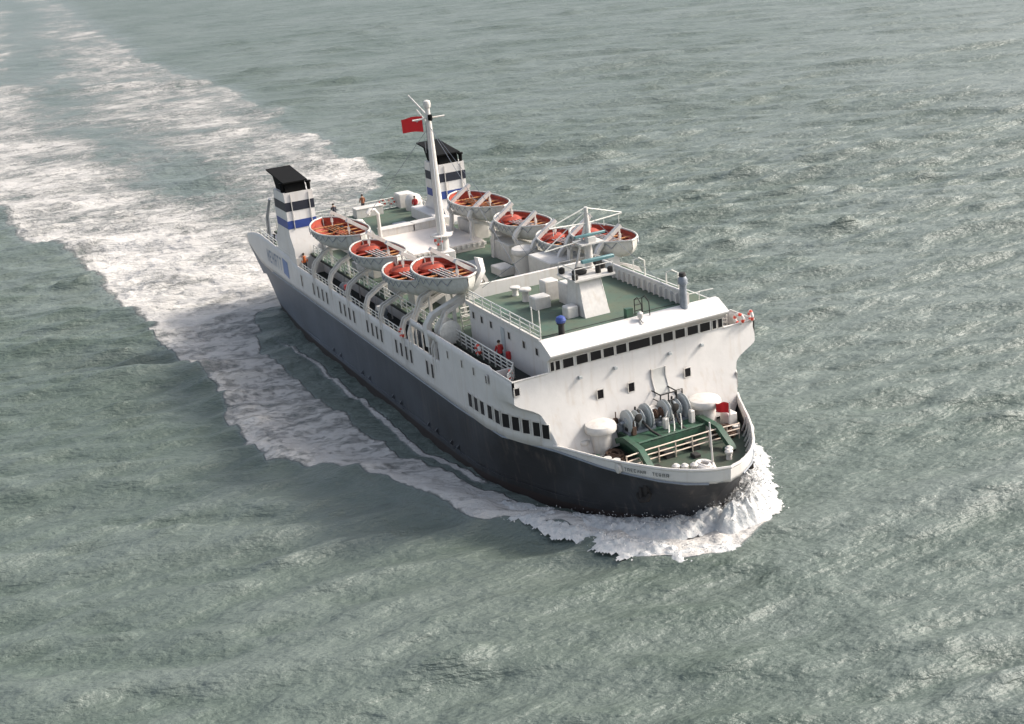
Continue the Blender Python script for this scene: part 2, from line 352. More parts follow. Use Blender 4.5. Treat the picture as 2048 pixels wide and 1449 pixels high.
FOAM = mat("splash_foam", (.60, .575, .55), .9, 0, 2.2, col2=(.40, .42, .42), bump=.8, bscale=4)
def build_bow_wave():
    st = .13
    X = np.arange(-14, 15, st); Y = np.arange(-13, 11, st); x, y = np.meshgrid(X, Y, indexing='ij')
    def ridge(px, py, hh, ww):
        best = np.zeros_like(x)
        for i in range(len(px)-1):
            ax, ay, bx, by = px[i], py[i], px[i+1], py[i+1]; dx, dy = bx-ax, by-ay
            t_ = np.clip(((x-ax)*dx+(y-ay)*dy)/(dx*dx+dy*dy), 0, 1)
            d = np.hypot(x-ax-t_*dx, y-ay-t_*dy); H = hh[i]+(hh[i+1]-hh[i])*t_; W = ww[i]+(ww[i+1]-ww[i])*t_
            best = np.maximum(best, H*np.exp(-(d/W)**2))
        return best
    h = ridge([8.1, 7.6, 5.6, 2.6, -2.5, -9], [0, -2.6, -5.2, -7.3, -9.9, -13], [1.1, .85, .7, .5, .35, .12], [1.2, 1.5, 1.5, 1.3, 1.2, 1.0])
    h = np.maximum(h, ridge([9.6, 9.3, 7.8, 5.2, 1.5, -6], [.2, 1.5, 3.2, 5.0, 7.6, 10.0], [1.7, 1.9, 1.6, 1.1, .7, .3], [.8, 1.1, 1.35, 1.3, 1.3, 1.0]))
    h = np.maximum(h, ridge([12.0, 10.4, 6.8, 1.2, -3], [-.6, -4.2, -6.9, -9.0, -12], [.25, .55, .6, .5, .25], [.9, 1.4, 1.5, 1.1, .9]))
    nz = fbm(x*.8, y*.8, 5); n2 = fbm(x*2.6+9, y*2.6, 3)
    n3_ = fbm(x*5+2, y*5, 3); h = h*(.50+1.0*nz)*(.72+.56*n2)*(.85+.3*n3_)
    keep = h > .05+.30*fbm(x*1.9+4, y*1.9, 3)*(h < .3)
    idx = -np.ones(x.shape, int); idx[keep] = np.arange(keep.sum())
    vs = np.stack([x[keep]+(fbm(x*1.7, y*1.7, 2)[keep]-.5)*.3, y[keep], h[keep]-.10], 1)
    fs = []
    ii, jj = np.where(keep[:-1, :-1] & keep[1:, :-1] & keep[1:, 1:] & keep[:-1, 1:])
    for i, j in zip(ii, jj): fs.append([idx[i, j], idx[i+1, j], idx[i+1, j+1], idx[i, j+1]])
    m = MB(); m.add(vs.tolist(), fs)
    # thrown droplets and clots
    hk = h[keep]; pr_ = (hk**1.6)/(hk**1.6).sum()
    ch = rng.choice(len(hk), 5200, p=pr_)
    for c_ in ch:
        bx, by, bz = vs[c_]; up = abs(rng.randn())*.34*min(hk[c_], 2.2)
        s_ = (.016+.040*rng.rand()**2)*(1.3 if up < .3 else .8)
        p = Vector((bx+rng.randn()*.25+up*.35, by+rng.randn()*.28+(up*.55 if by > 0 else -up*.4), bz+up))
        q = [Vector((rng.randn(), rng.randn(), rng.randn())).normalized()*s_*1.3 for _ in range(4)]
        m.add([p+q[0], p+q[1], p+q[2], p+q[3]], [[0, 1, 2], [0, 2, 3], [0, 3, 1], [1, 3, 2]])
    o = m.build("bow_wave", FOAM); tag(o, kind="stuff", label="white foaming bow wave thrown up round the ship's stem", cat="bow wave")
build_bow_wave()
ANCH = mat("anchor_iron", (.022, .018, .016), .8, .4, 4)

# ================================================================== THE FERRY
ferry = empty("ferry"); tag(ferry, "white and dark hulled car ferry with twin striped funnels steaming through the sea", "ferry")
XT = -61.5                                            # transom
def zb(x): return float(np.interp(x, [-66, -61, -56, -3, 1.2, 4.1, 5.6, 7.7, 10.2], [6.5, 5.2, 5.0, 4.82, 4.5, 4.12, 4.0, 3.85, 3.75]))
WL = ([0, .25, .8, 1.6, 2.8, 4.8, 7.6, 12.6, 15.6, 20], [0, .9, 1.9, 3.0, 4.2, 5.7, 7.15, 8.7, 9.3, 9.42])
BD = ([0, .08, .3, 1.1, 2.3, 4.4, 5.9, 8.8, 10.2, 11.5, 13, 16], [0, .55, 1.1, 2.35, 3.45, 4.8, 5.6, 6.95, 7.75, 8.55, 9.25, 9.5])
def xf(z): return 1.5*max(0, (7.4-z)/3.5)
DST = [0, .08, .25, .5, .8, 1.1, 1.6, 2.3, 3.0, 3.8, 4.4, 5.2, 5.9, 7.2, 8.8, 10.5, 12.6, 14.2, 16, 20]
def half(d, t_):
    """half breadth at distance d behind the stem, t_ = 0 at the waterline, 1 at the colour line"""
    t_ = max(0, min(1, t_)); a = float(np.interp(d, *WL)); b_ = float(np.interp(d, *BD)); e = t_**1.25
    return lerp(a, b_, e)
def stem(t_): return 7.45+2.75*max(0, t_)**1.25-(.6 if t_ < 0 else 0)
def bup(x): return half(10.2-x, 1)

def build_hull():
    m = MB(); rows = [-.45, -.12, 0, .12, .25, .4, .55, .7, .85, 1.0]; aft = [.04, .12, .22, .34, .46, .58, .70, .80, .88, .94, 1.0]
    vs = []; n = 0
    for t_ in rows:
        sx = stem(t_); line = []
        xs = [sx-d for d in DST]+[lerp(sx-20, XT+(0.6*(1-max(t_, 0))), u) for u in aft]
        for k, x in enumerate(xs):
            d = sx-x; b_ = half(d, t_)
            if x < -44: b_ *= 1-(.14*(1-max(t_, 0)))*((-44-x)/18)**1.6
            z = zb(x)*t_ if t_ > 0 else t_*4.8
            line.append((x, b_, z))
        n = len(line); vs += [(x, -b_, z) for x, b_, z in line]+[(x, b_, z) for x, b_, z in line]
    fs = []
    for r_ in range(len(rows)-1):
        for k in range(n-1):
            a = r_*2*n+k; c = a+2*n; fs.append([a, a+1, c+1, c]); a += n; c += n; fs.append([a, c, c+1, a+1])
        a = r_*2*n+n-1; fs.append([a, a+n, a+3*n, a+2*n])
    T_ = (len(rows)-1)*2*n
    m.add(vs, fs)
    # counter under the overhanging stern
    m.prism([(-57, 4.6), (XT, 4.0), (-65.7, 6.35), (-65.9, 6.75), (XT, 5.15), (-57, 4.95)], -9.42, 9.42, 'y')
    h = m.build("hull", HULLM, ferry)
    # colour belt and rubbing strake
    s_ = MB()
    for sg in (-1, 1):
        pts = []
        for x in [9.8, 9, 7.7, 5.6, 4, 1, -3, -10, -20, -30, -40, -50, -57]: pts.append((x, sg*(bup(x)+.03), zb(x)))
        s_.path(pts, .075, 6)
    s_.build("rubbing_strake", GREY, ferry)
    for sg in (-1, 1):
        f = MB(); pts = []
        for x in np.arange(5, -50, -2.5):
            z = 1.05; d = stem(z/4.8)-x; pts.append((x, sg*(half(d, z/4.8)+.04), z))
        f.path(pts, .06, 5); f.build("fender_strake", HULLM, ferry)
    for x in (-39.2, -37.2, -31.4, -29.6, -24.0, -22.2, -16.4, -14.8, -12.0, -10.8):
        f = MB(); z = 1.35; d = stem(z/4.8)-x; y = -half(d, z/4.8)
        f.prism([(y-.02, z-.2), (y-.22, z-.08), (y-.22, z+.02), (y-.02, z+.2)], x-.05, x+.05, 'x'); f.box(x-.35, x+.35, y-.1, y+.05, z-.4, z-.3)
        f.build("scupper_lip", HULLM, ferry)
    for sg in (-1, 1):                                  # anchors in their pockets
        f = MB(); x0 = 6.2; y0 = sg*(half(stem(.66)-x0, .66)+.06)
        f.path([(x0, y0, 3.0), (x0+.15, y0+sg*.12, 2.35)], .16, 6); f.path([(x0-.5, y0-.15*sg, 2.75), (x0-.25, y0+.05*sg, 2.3), (x0+.15, y0+.10*sg, 2.2), (x0+.6, y0-.05*sg, 2.35), (x0+.8, y0-.2*sg, 2.8)], [.12, .2, .24, .2, .12], 6)
        f.lathe((x0+.02, y0-.16*sg, 2.85), [(.5, -.16), (.62, -.1), (.62, .1), (.5, .16)], 12, axis='y')
        f.build("anchor", ANCH, ferry)
build_hull()

def build_plating(sg):
    m = MB()
    # aft and midship side: columns of (x, bottom, top)
    cols = [(-65.9, 6.7, 7.35), (-65, 6.45, 7.75), (-63.5, 5.95, 8.1), (-61.5, 5.3, 8.4), (-60, 5.12, 8.5), (-57, 4.98, 8.4), (-53, 4.9, 8.2), (-50, 4.86, 8.1), (-48.9, 4.85, 7.72)]
    cols += [(x, zb(x), 7.64) for x in np.arange(-47, -19.9, 2.0)]+[(-19.75, zb(-19), 7.60)]
    vs = []; R_ = 7
    for x, a, b_ in cols:
        for k in range(R_): vs.append((x, sg*9.5, lerp(a, b_, k/(R_-1))))
    fs = [[i*R_+k, (i+1)*R_+k, (i+1)*R_+k+1, i*R_+k+1] for i in range(len(cols)-1) for k in range(R_-1)]
    m.add(vs, fs)
    # forward part, raised; opening between the boat-deck plating and the upper strip
    def zrow(x, k):
        L_ = [zb(x), 5.4, 5.9, 6.45, 6.95, 7.3, 7.62, 8.0, 8.6, 9.12, 9.62]; return L_[k]
    xs = [-19.75, -18.5, -17.7, -17.2, -16.2, -15.2, -14.2, -13.2, -12.5, -12.1, -11, -9.5, -8, -6.5, -5, -4, -3.2, -2.6, -2, -1.4, -.8, -.3, 0]
    low = [.35, .8, 1.0]
    vs = []; nn = 11
    for x in xs:
        for k in range(nn):
            z = zrow(x, k); b_ = 9.5 if x < -4 else min(9.5, bup(x))
            if x > -4 and z > 6.95:
                u = min(1, (z-6.95)/1.15); u = u*u*(3-2*u)*.6+.4*u; b_ = lerp(b_, 9.5, u)
            vs.append((x, sg*b_, z))
    fs = []
    for i in range(len(xs)-1):
        xm = (xs[i]+xs[i+1])/2
        for k in range(nn-1):
            if xm < -17.7 and k >= 6: continue
            if -17.7 < xm < -12.5 and 6 <= k < 9: continue
            fs.append([i*nn+k, (i+1)*nn+k, (i+1)*nn+k+1, i*nn+k+1])
    m.add(vs, fs)
    # below the front corner: plating continues a little ahead of the front wall
    vs = []; fs = []; zz = [4.3, 4.85, 5.4, 6.0, 6.5, 7.05]
    for u in range(5):
        for z in zz: x = u/4*xf(z); vs.append((x, sg*bup(x), max(z, zb(x)) if z > 4.3 else zb(x)))
    fs = [[i*6+k, (i+1)*6+k, (i+1)*6+k+1, i*6+k+1] for i in range(4) for k in range(5)]
    m.add(vs, fs)
    o = m.build("side_plating", WHITE, ferry); md = o.modifiers.new("thick", 'SOLIDIFY'); md.thickness = .12; md.offset = -1 if sg < 0 else -1
    # stanchions seen in the opening and along the walkway
    f = MB()
    for x in (-16.9, -15.7, -14.5, -13.3): g_ = MB(); g_.tube((x, sg*9.43, 7.62), (x, sg*9.43, 9.2), .07, n=6); g_.build('opening_stanchion', WHITE2, ferry)
    f.path([(-17.7, sg*9.43, 9.62), (-17.9, sg*9.43, 8.9), (-17.75, sg*9.43, 7.62)], .11, 6)
    f.build("opening_frame", WHITE2, ferry)
build_plating(-1); build_plating(1)

def build_front():
    m = MB()
    half_p = [(0, 3.9)]
    # outline of the front wall: base, sides, gusset, wing, bridge block
    b0 = bup(0); gu = lambda z: lerp(b0, 9.5, (lambda u: u*u*(3-2*u)*.6+.4*u)(min(1, max(0, (z-6.95)/1.15))))
    L_ = [(bup(xf(z))-(.35 if z < 4.5 else 0), z) for z in (3.9, 4.6, 5.5, 6.3)]+[(gu(z), z) for z in (6.95, 7.1, 7.3, 7.5, 7.62, 7.8, 8.0, 8.1, 9.62)]+[(6.85, 9.62), (6.85, 10.45)]
    poly = [(y, z) for y, z in L_]+[(-y, z) for y, z in L_[::-1]]
    m.prism(poly, -.14, 0.0, 'x')
    # sheer the foot forward a little
    m.v = [(x+xf(z), y, z) for x, y, z in m.v]
    m.build("front_bulkhead", WHITE, ferry)
    # small curved corners of the wings, wing rail cap
    for sg in (-1, 1): c = MB(); c.path([(.0, sg*6.9, 9.66), (.0, sg*9.5, 9.66), (-2.9, sg*9.5, 9.66)], .07, 6); c.build("wing_rail_cap", WHITE2, ferry)
    # visor above the wheelhouse windows
    v = MB(); v.prism([(0.02, 10.42), (.72, 10.92), (.74, 11.02), (-.5, 11.70), (-.9, 11.70), (-.9, 10.42)], -6.95, 6.95, 'y')
    v.build("wheelhouse_visor", WHITE, ferry)
    # recess with door, balcony
    r_ = MB(); r_.ribbon([(xf(z)+.03, 1.43, z) for z in (8.0, 7.4, 6.7, 6.3)], 1.05, .05, (0, 1, 0)); r_.build("recessed_door", mat("door_paint", (.50, .49, .46), .5, .1, 2), ferry)
    for y in (.88, 1.99): fr = MB(); fr.ribbon([(xf(z)+.07, y, z) for z in (8.05, 7.4, 6.7, 6.3)], .09, .10, (0, 1, 0)); fr.build("door_post", WHITE2, ferry)
    bl = MB(); bl.box(.4, 1.5, .6, 1.95, 5.55, 5.68)
    bl.path([(.4, .62, 6.65), (1.48, .62, 6.65), (1.48, 1.9, 6.65), (.4, 1.9, 6.65)], .05, 5)
    for q in ((1.48, .62), (1.48, 1.9), (1.48, 1.25)): bl.tube((q[0], q[1], 5.6), (q[0], q[1], 6.65), .045, n=5)
    bl.path([(.4, .62, 6.1), (1.48, .62, 6.1), (1.48, 1.9, 6.1)], .04, 5)
    bl.build("balcony", DARK, ferry)
build_front()

def window(x, y, z, w_, h_, nrm, name="window", yaw=0, lean=0, glass=GLASS):
    """framed pane; nrm 'x' (front wall) or 'y-','y+' (ship side) with optional yaw following the plating"""
    f = MB(); d = .05; t_ = .055
    for a, b_, c, e in ((-w_/2-t_, w_/2+t_, h_/2, h_/2+t_), (-w_/2-t_, w_/2+t_, -h_/2-t_, -h_/2), (-w_/2-t_, -w_/2, -h_/2, h_/2), (w_/2, w_/2+t_, -h_/2, h_/2)):
        f.box(-.03, d, a, b_, c, e)
    o = f.build(name, WHITE2, ferry, smooth=False)
    g = MB(); g.box(-.02, .022, -w_/2, w_/2, -h_/2, h_/2); gp = g.build("pane", glass, o, smooth=False)
    rz = 0 if nrm == 'x' else (-math.pi/2 if nrm == 'y-' else math.pi/2)
    o.location = (x, y, z); o.rotation_euler = (0, lean, rz+yaw); return o
# wheelhouse windows
for a, b_ in ((-6.68, -6.42), (-6.3, -5.98), (-5.75, -4.97), (-4.74, -3.89), (-3.68, -2.87), (-2.69, -1.89), (-1.71, -.92), (-.74, .93), (1.07, 1.86), (2.0, 2.76), (2.95, 3.73), (3.94, 4.8), (4.96, 5.78), (6.0, 6.3), (6.45, 6.8)):
    window(0.0, (a+b_)/2, 10.05, b_-a, .62, 'x', "wheelhouse_window")
for y, z in ((-3.24, 7.33), (-.86, 7.24), (3.64, 7.2)): window(xf(z-.3)+.02, y, z, .45, .62, 'x', "front_window")
window(.02, -9.25, 8.95, .34, .5, 'x', "sidelight_recess"); 
# passenger windows along both sides
GX = [-46.4, -42.75, -41.35, -40.05, -38.8, -35.1, -33.9, -32.7, -31.5, -28.15, -26.98, -25.9, -24.85, -21.5, -20.4, -19.35, -18.35, -15.1, -14.1]
BX = [(-7.26, 6.21), (-6.28, 6.22), (-5.31, 6.22), (-4.3, 6.21), (-3.32, 6.18), (-2.45, 6.12), (-1.68, 6.05), (-.95, 5.98), (-.26, 5.9), (.36, 5.82)]
for sg in (-1, 1):
    for x in GX: window(x, sg*9.5, 6.42, .42, 1.12, 'y-' if sg < 0 else 'y+', "side_window")
    for x, z in BX:
        y = bup(x); dy = (bup(x+.2)-bup(x-.2))/.4
        window(x, sg*(y+.035), z, .62 if x < -1 else .54, 1.0, 'y-' if sg < 0 else 'y+', "lounge_window", yaw=sg*math.atan(dy))
    for x in (-10.7, -8.2, -6.2, -4.15): window(x, sg*9.5, 8.66, .2, .55, 'y-' if sg < 0 else 'y+', "side_scuttle")

# ---------------------------------------------------------------- decks
def slab(name, poly, z0, z1, m_): o = MB(); o.prism(poly, z0, z1, 'z'); return o.build(name, m_, ferry)
def rect(x0, x1, y): return [(x0, -y), (x1, -y), (x1, y), (x0, y)]
slab("boat_deck", rect(-52, -4.2, 9.36)[:2]+[(-3.0, -8.7), (-.2, -7.3), (-.2, 7.3), (-3.0, 8.7)]+rect(-52, -4.2, 9.36)[2:], 6.45, 6.6, DECKD)
slab("mooring_deck", rect(-65.4, -52, 9.38), 6.2, 6.35, GREEN)
slab("upper_deck", rect(-60, -.16, 7.9), 8.45, 8.6, GREEN)
slab("promenade_house", rect(-58, -3.5, 6.9), 6.6, 8.45, WHITE)
slab("deck_edge", rect(-60.05, -3.2, 7.96), 8.36, 8.56, DECKD)  # edge coloured dark to carry the shade of the gap outside the rail
for sg in (-1, 1):
    a, b_ = sorted((sg*6.8, sg*9.38)); s_ = MB(); s_.box(-3.1, -.14, a, b_, 8.46, 8.61); s_.build("wing_deck", DECKD, ferry)
    s_ = MB(); s_.box(-3.1, -3.0, *sorted((sg*8.0, sg*9.4)), 8.46, 9.5); s_.build("wing_bulwark", WHITE, ferry)
for sg in (-1, 1):
    a, b_ = sorted((sg*6.82, sg*7.88)); s_ = MB(); s_.box(-17.2, -.3, a, b_, 8.6, 8.615); s_.build("walkway_shade", DECKD, ferry)  # thin dark sheet: the wheelhouse's shade painted along the deck
# pale deckhouse top amidships with its two long lockers
slab("skylight_house", [(-46.6, -5.2), (-36.6, -5.2), (-36.6, 5.6), (-46.6, 5.6)], 8.6, 9.3, PALED)
s_ = MB()
for i in range(20):
    y = -5.0+i*.55; s_.box(-36.62, -36.45, y, y+.28, 8.9, 9.2)
s_.build("skylight_vents", WHITE2, ferry)

# ---------------------------------------------------------------- wheelhouse block
def build_house():
    m = MB()
    m.box(-12.3, -.16, -6.8, 6.8, 8.6, 11.5); m.build("wheelhouse", WHITE, ferry)
    r_ = MB(); r_.box(-12.9, -.7, -6.75, 6.6, 11.5, 11.56); r_.build("wheelhouse_roof", GREEN, ferry)
    c = MB(); c.box(-13.1, -12.9, -6.5, 6.4, 11.45, 12.45); c.path([(-13.0, -6.5, 12.5), (-13.0, 6.4, 12.5)], .09, 6); c.build("aft_coaming", WHITE, ferry)
    c = MB(); c.box(-12.9, -.6, 4.45, 4.62, 11.5, 12.45); c.path([(-12.9, 4.53, 12.5), (-.6, 4.53, 12.5)], .09, 6)
    for i in range(17): c.box(-12.6+i*.72, -12.5+i*.72, 4.25, 4.45, 11.56, 12.3)
    c.build("port_coaming", WHITE, ferry)
    c = MB(); c.box(-12.8, -.7, -6.85, -6.68, 11.4, 11.72); c.build("starboard_coaming", WHITE2, ferry)
    for x, z in ((-11.53, 10.95), (-10.1, 10.95), (-8.55, 10.97), (-5.67, 10.9), (-3.39, 10.85), (-1.48, 10.85)):
        for sg in (-1, 1): window(x, sg*6.8, z-.12, .36, .5, 'y-' if sg < 0 else 'y+', "cabin_window")
    for sg in (-1, 1):
        d = MB(); d.box(-6.98, -6.42, min(sg*6.8, sg*6.86), max(sg*6.8, sg*6.86), 8.75, 11.1, ch=.0); d.build("cabin_door", LGREY, ferry)
        l = MB(); l.lathe((-5.9, sg*6.9, 9.3), [(.02, -.3), (.2, -.25), (.2, .25), (.02, .3)], 10); l.build("fire_hose_box", REDP, ferry)
    # seams across the green roof
    s2 = MB(); s2.box(-1.75, -1.68, -6.6, 4.4, 11.56, 11.585); s2.build("roof_gutter", DARK, ferry)
build_house()

# ---------------------------------------------------------------- railings
def railing(name, pts, h=1.05, n=3, sp=1.5, r_=.035, m_=RAIL, post=.045, parent=ferry):
    f = MB(); P = [Vector(p) for p in pts]
    for k in range(n):
        z = h*(k+1)/n; f.path([p+Vector((0, 0, z)) for p in P], r_ if k < n-1 else r_*1.35, 5)
    for a, b_ in zip(P[:-1], P[1:]):
        q = max(1, int(round((b_-a).length/sp)))
        for i in range(q+1): c = a.lerp(b_, i/q); f.tube(c, c+Vector((0, 0, h)), post, n=5)
    return f.build(name, m_, parent)
railing("bridge_deck_railing", [(-17.4, -7.85, 8.6), (-12.0, -7.85, 8.6), (-3.2, -7.85, 8.6), (-2.0, -8.6, 8.6), (-1.5, -9.1, 8.6)], 1.1, 4, 1.0, .04, post=.055)
railing("bridge_deck_railing", [(-17.4, 7.85, 8.6), (-3.2, 7.85, 8.6), (-2.0, 8.6, 8.6)], 1.1, 4, 1.0)
railing("roof_railing", [(-12.9, -6.75, 11.6), (-.9, -6.75, 11.6)], .95, 3, 1.5)
railing("roof_railing", [(-12.95, -6.75, 11.6), (-12.95, -4.0, 11.6)], .95, 3, 1.2)
for sg in (-1, 1):
    railing("upper_deck_railing", [(-46.5, sg*7.85, 8.6), (-17.6, sg*7.85, 8.6)], 1.0, 3, 1.25, .03)
    railing("boat_deck_railing", [(-46, sg*9.4, 7.6), (-20, sg*9.4, 7.6)], .55, 2, 1.0, .03)
    railing("mooring_deck_railing", [(-65.2, sg*9.3, 7.7), (-60, sg*9.4, 8.5), (-54, sg*9.4, 8.3)], .6, 2, 1.5, .03)
railing("stern_railing", [(-54, -7.8, 8.6), (-59.9, -7.6, 8.6), (-59.9, 7.6, 8.6), (-54, 7.8, 8.6)], 1.1, 3, 1.3, .04)
railing("mooring_stern_railing", [(-65.5, -9, 6.6), (-65.5, 9, 6.6)], 1.1, 3, 1.8, .04)
railing("cross_railing", [(-17.2, -5.5, 8.6), (-17.2, 6.8, 8.6)], 1.1, 3, 1.5, .04)
railing("walkway_railing", [(-14.9, -6.4, 8.6), (-14.9, 6.0, 8.6)], 1.25, 3, 1.6, .05)

# ---------------------------------------------------------------- funnels
def funnel(sg):
    root = MB(); y0, y1 = sorted((sg*6.62, sg*9.46)); x0, x1 = -52.1, -48.5
    def block(m, za, zb_, grow=0, tp=0, mi=0):
        m.box(x0-grow, x1+grow, y0-grow, y1+grow, za, zb_, mi, ch=0)
    root.prism([(x0-1.4, 8.0), (x1+.9, 8.0), (x1+.9, 9.2), (x1, 10.4), (x1, 14.55), (x0, 14.55), (x0-.4, 10.6), (x0-1.4, 9.4)], y0, y1, 'y')
    f = root.build("funnel", WHITE, ferry)
    s1 = MB(); s1.box(x0-.03, x1+.03, y0-.03, y1+.03, 12.8, 13.66); s1.build("navy_band", NAVY, f)
    s2 = MB(); s2.box(x0-.03, x1+.03, y0-.03, y1+.03, 11.08, 11.86); s2.build("blue_band", BLUE, f)
    for yy in (y0+.62, y1-.42): s3 = MB(); s3.box(x1+.02, x1+.09, yy-.035, yy+.035, 11.0, 14.4); s3.build("pipe", WHITE2, f)
    c = MB(); c.prism([(x0+.15, 14.55), (x1-.2, 14.55), (x1-.45, 15.45), (x0-.6, 15.75)], y0+.3, y1-.5, 'y')
    c.prism([(x0-1.9, 16.05), (x1-.05, 15.45), (x1-.05, 15.58), (x0-1.9, 16.2)], y0+.1, y1-.3, 'y')
    c.lathe((x1-.6, y0+.1, 15.0), [(.16, -.4), (.2, .3), (.3, .35), (.3, .5)], 10); c.lathe((x1-.3, y1-.2, 14.9), [(.16, -.4), (.2, .3), (.3, .35), (.3, .5)], 10)
    c.build("cap", BLACK, f)
    k = MB(); k.box(-54.2, -47.4, y0-.0 if sg > 0 else y0-.02, y1+(.02 if sg > 0 else 0), 6.6, 8.4); k.box(-54.2, -46.9, min(sg*5.3, sg*6.6), max(sg*5.3, sg*6.6), 8.6, 9.7, ch=.1)
    k.build("funnel_casing", WHITE, ferry)
    d = MB(); d.box(-46.92, -46.84, sg*7.4-.35, sg*7.4+.35, 8.7, 9.0); d.build("casing_vent", LGREY, ferry)
funnel(-1); funnel(1)

# ---------------------------------------------------------------- main mast
def build_mast():
    m = MB(); m.lathe((-33, 0, 8.6), [(.55, 0), (.55, 2.6), (.42, 3.1), (.36, 7), (.28, 11), (.2, 14.0), (.16, 14.3)], 16)
    mast = m.build("mast", WHITE2, ferry)
    b_ = MB(); b_.box(-33.8, -32.2, -.8, .8, 8.6, 10.2, ch=.1); b_.build("mast_house", WHITE2, mast)
    c = MB(); c.lathe((-33, 0, 11.55), [(.44, -.1), (.95, -.05), (.95, .05), (.44, .1)], 14); c.tube((-33, -1.1, 11.6), (-33, 1.1, 11.6), .08); c.build("collar", WHITE2, mast)
    g = MB(); g.tube((-33, 0, 22.0), (-36.4, -.3, 23.6), .10, .05); g.tube((-33, 0, 21.3), (-35.3, -.1, 22.4), .05); g.tube((-33, -1.5, 21.9), (-33, 1.5, 21.9), .07); g.build("gaff", WHITE2, mast)
    l = MB(); l.lathe((-33, 0, 23.1), [(.1, -.4), (.28, -.3), (.34, 0), (.28, .25), (.1, .35)], 12); l.build("masthead_light", WHITE2, mast)
    l = MB(); l.lathe((-32.6, 0, 22.0), [(.14, -.25), (.2, -.2), (.2, .2), (.1, .25)], 10); l.tube((-32.9, 0, 21.75), (-32.4, 0, 21.75), .06); l.build("steaming_light", BLACK, mast)
    ld = MB()
    for y in (-.18, .18): ld.path([(-33.62, y, 10.2), (-33.5, y, 15.6), (-33.3, y, 21.5)], .035, 4)
    for i in range(28): z = 10.4+i*.4; x = np.interp(z, [10.2, 15.6, 21.5], [-33.62, -33.5, -33.3]); ld.tube((x, -.18, z), (x, .18, z), .025, n=4)
    ld.build("mast_ladder", GREY, mast)
    st = MB()
    for q in ((-22, -4.5, 8.8), (-22, 4.5, 8.8), (-45, -5, 9.3), (-45, 5, 9.3), (-14, 0, 8.9)): st.tube((-33, 0, 21.2), q, .022, n=4)
    st.build("stays", GREY, mast)
build_mast()

# flag flying aft from the halyard below the gaff
def build_flag(name, x, y, z, L_, H, label, mark=True, dirx=-1, mats=None):
    m = MB(); nx, nz = 14, 8; vs = []; fs = []; mi = []
    for side in (0, 1):
        for i in range(nx+1):
            for k in range(nz+1):
                u = i/nx; v_ = k/nz; w_ = math.sin(u*7+v_*1.2)*.16*u**.6
                vs.append((dirx*u*L_*.97, w_+.012*side+.25*u, -v_*H*(1-.12*u)-.18*u*L_*.4+.12*math.sin(u*5)*u+.0))
    o_ = (nx+1)*(nz+1)
    for side in (0, 1):
        for i in range(nx):
            for k in range(nz):
                a = side*o_+i*(nz+1)+k; fs.append([a, a+1, a+nz+2, a+nz+1])
    m.add(vs, fs); o = m.build(name, RED, None, loc=(x, y, z)); tag(o, label, "flag")
    if mark:
        s_ = MB(); cx_, cz_ = L_*.22, H*.25
        for yo in (-.05, .075):
            for (a, b_, c, d) in ((-.22, .26, -.06, .05), (-.05, .07, -.15, .14)):
                s_.add([(dirx*(cx_+a), yo+math.sin((cx_+a)/L_*7)*.05+.05, -(cz_+c)), (dirx*(cx_+b_), yo+math.sin((cx_+b_)/L_*7)*.05+.06, -(cz_+c)-.05), (dirx*(cx_+b_), yo+math.sin((cx_+b_)/L_*7)*.05+.06, -(cz_+d)-.05), (dirx*(cx_+a), yo+math.sin((cx_+a)/L_*7)*.05+.05, -(cz_+d))], [[0, 1, 2, 3]])
        s_.build("canton_mark", WROPE, o, smooth=False)
        hl = MB(); hl.tube((.03, 0, .9), (.03, 0, -3.2), .02, n=4); hl.build("halyard", GREY, o)
    return o
build_flag("flag", -33.9, -.25, 22.0, 2.1, 1.35, "red ensign with a pale mark in its upper corner flying from the tall main mast").rotation_euler = (0, 0, R(50))

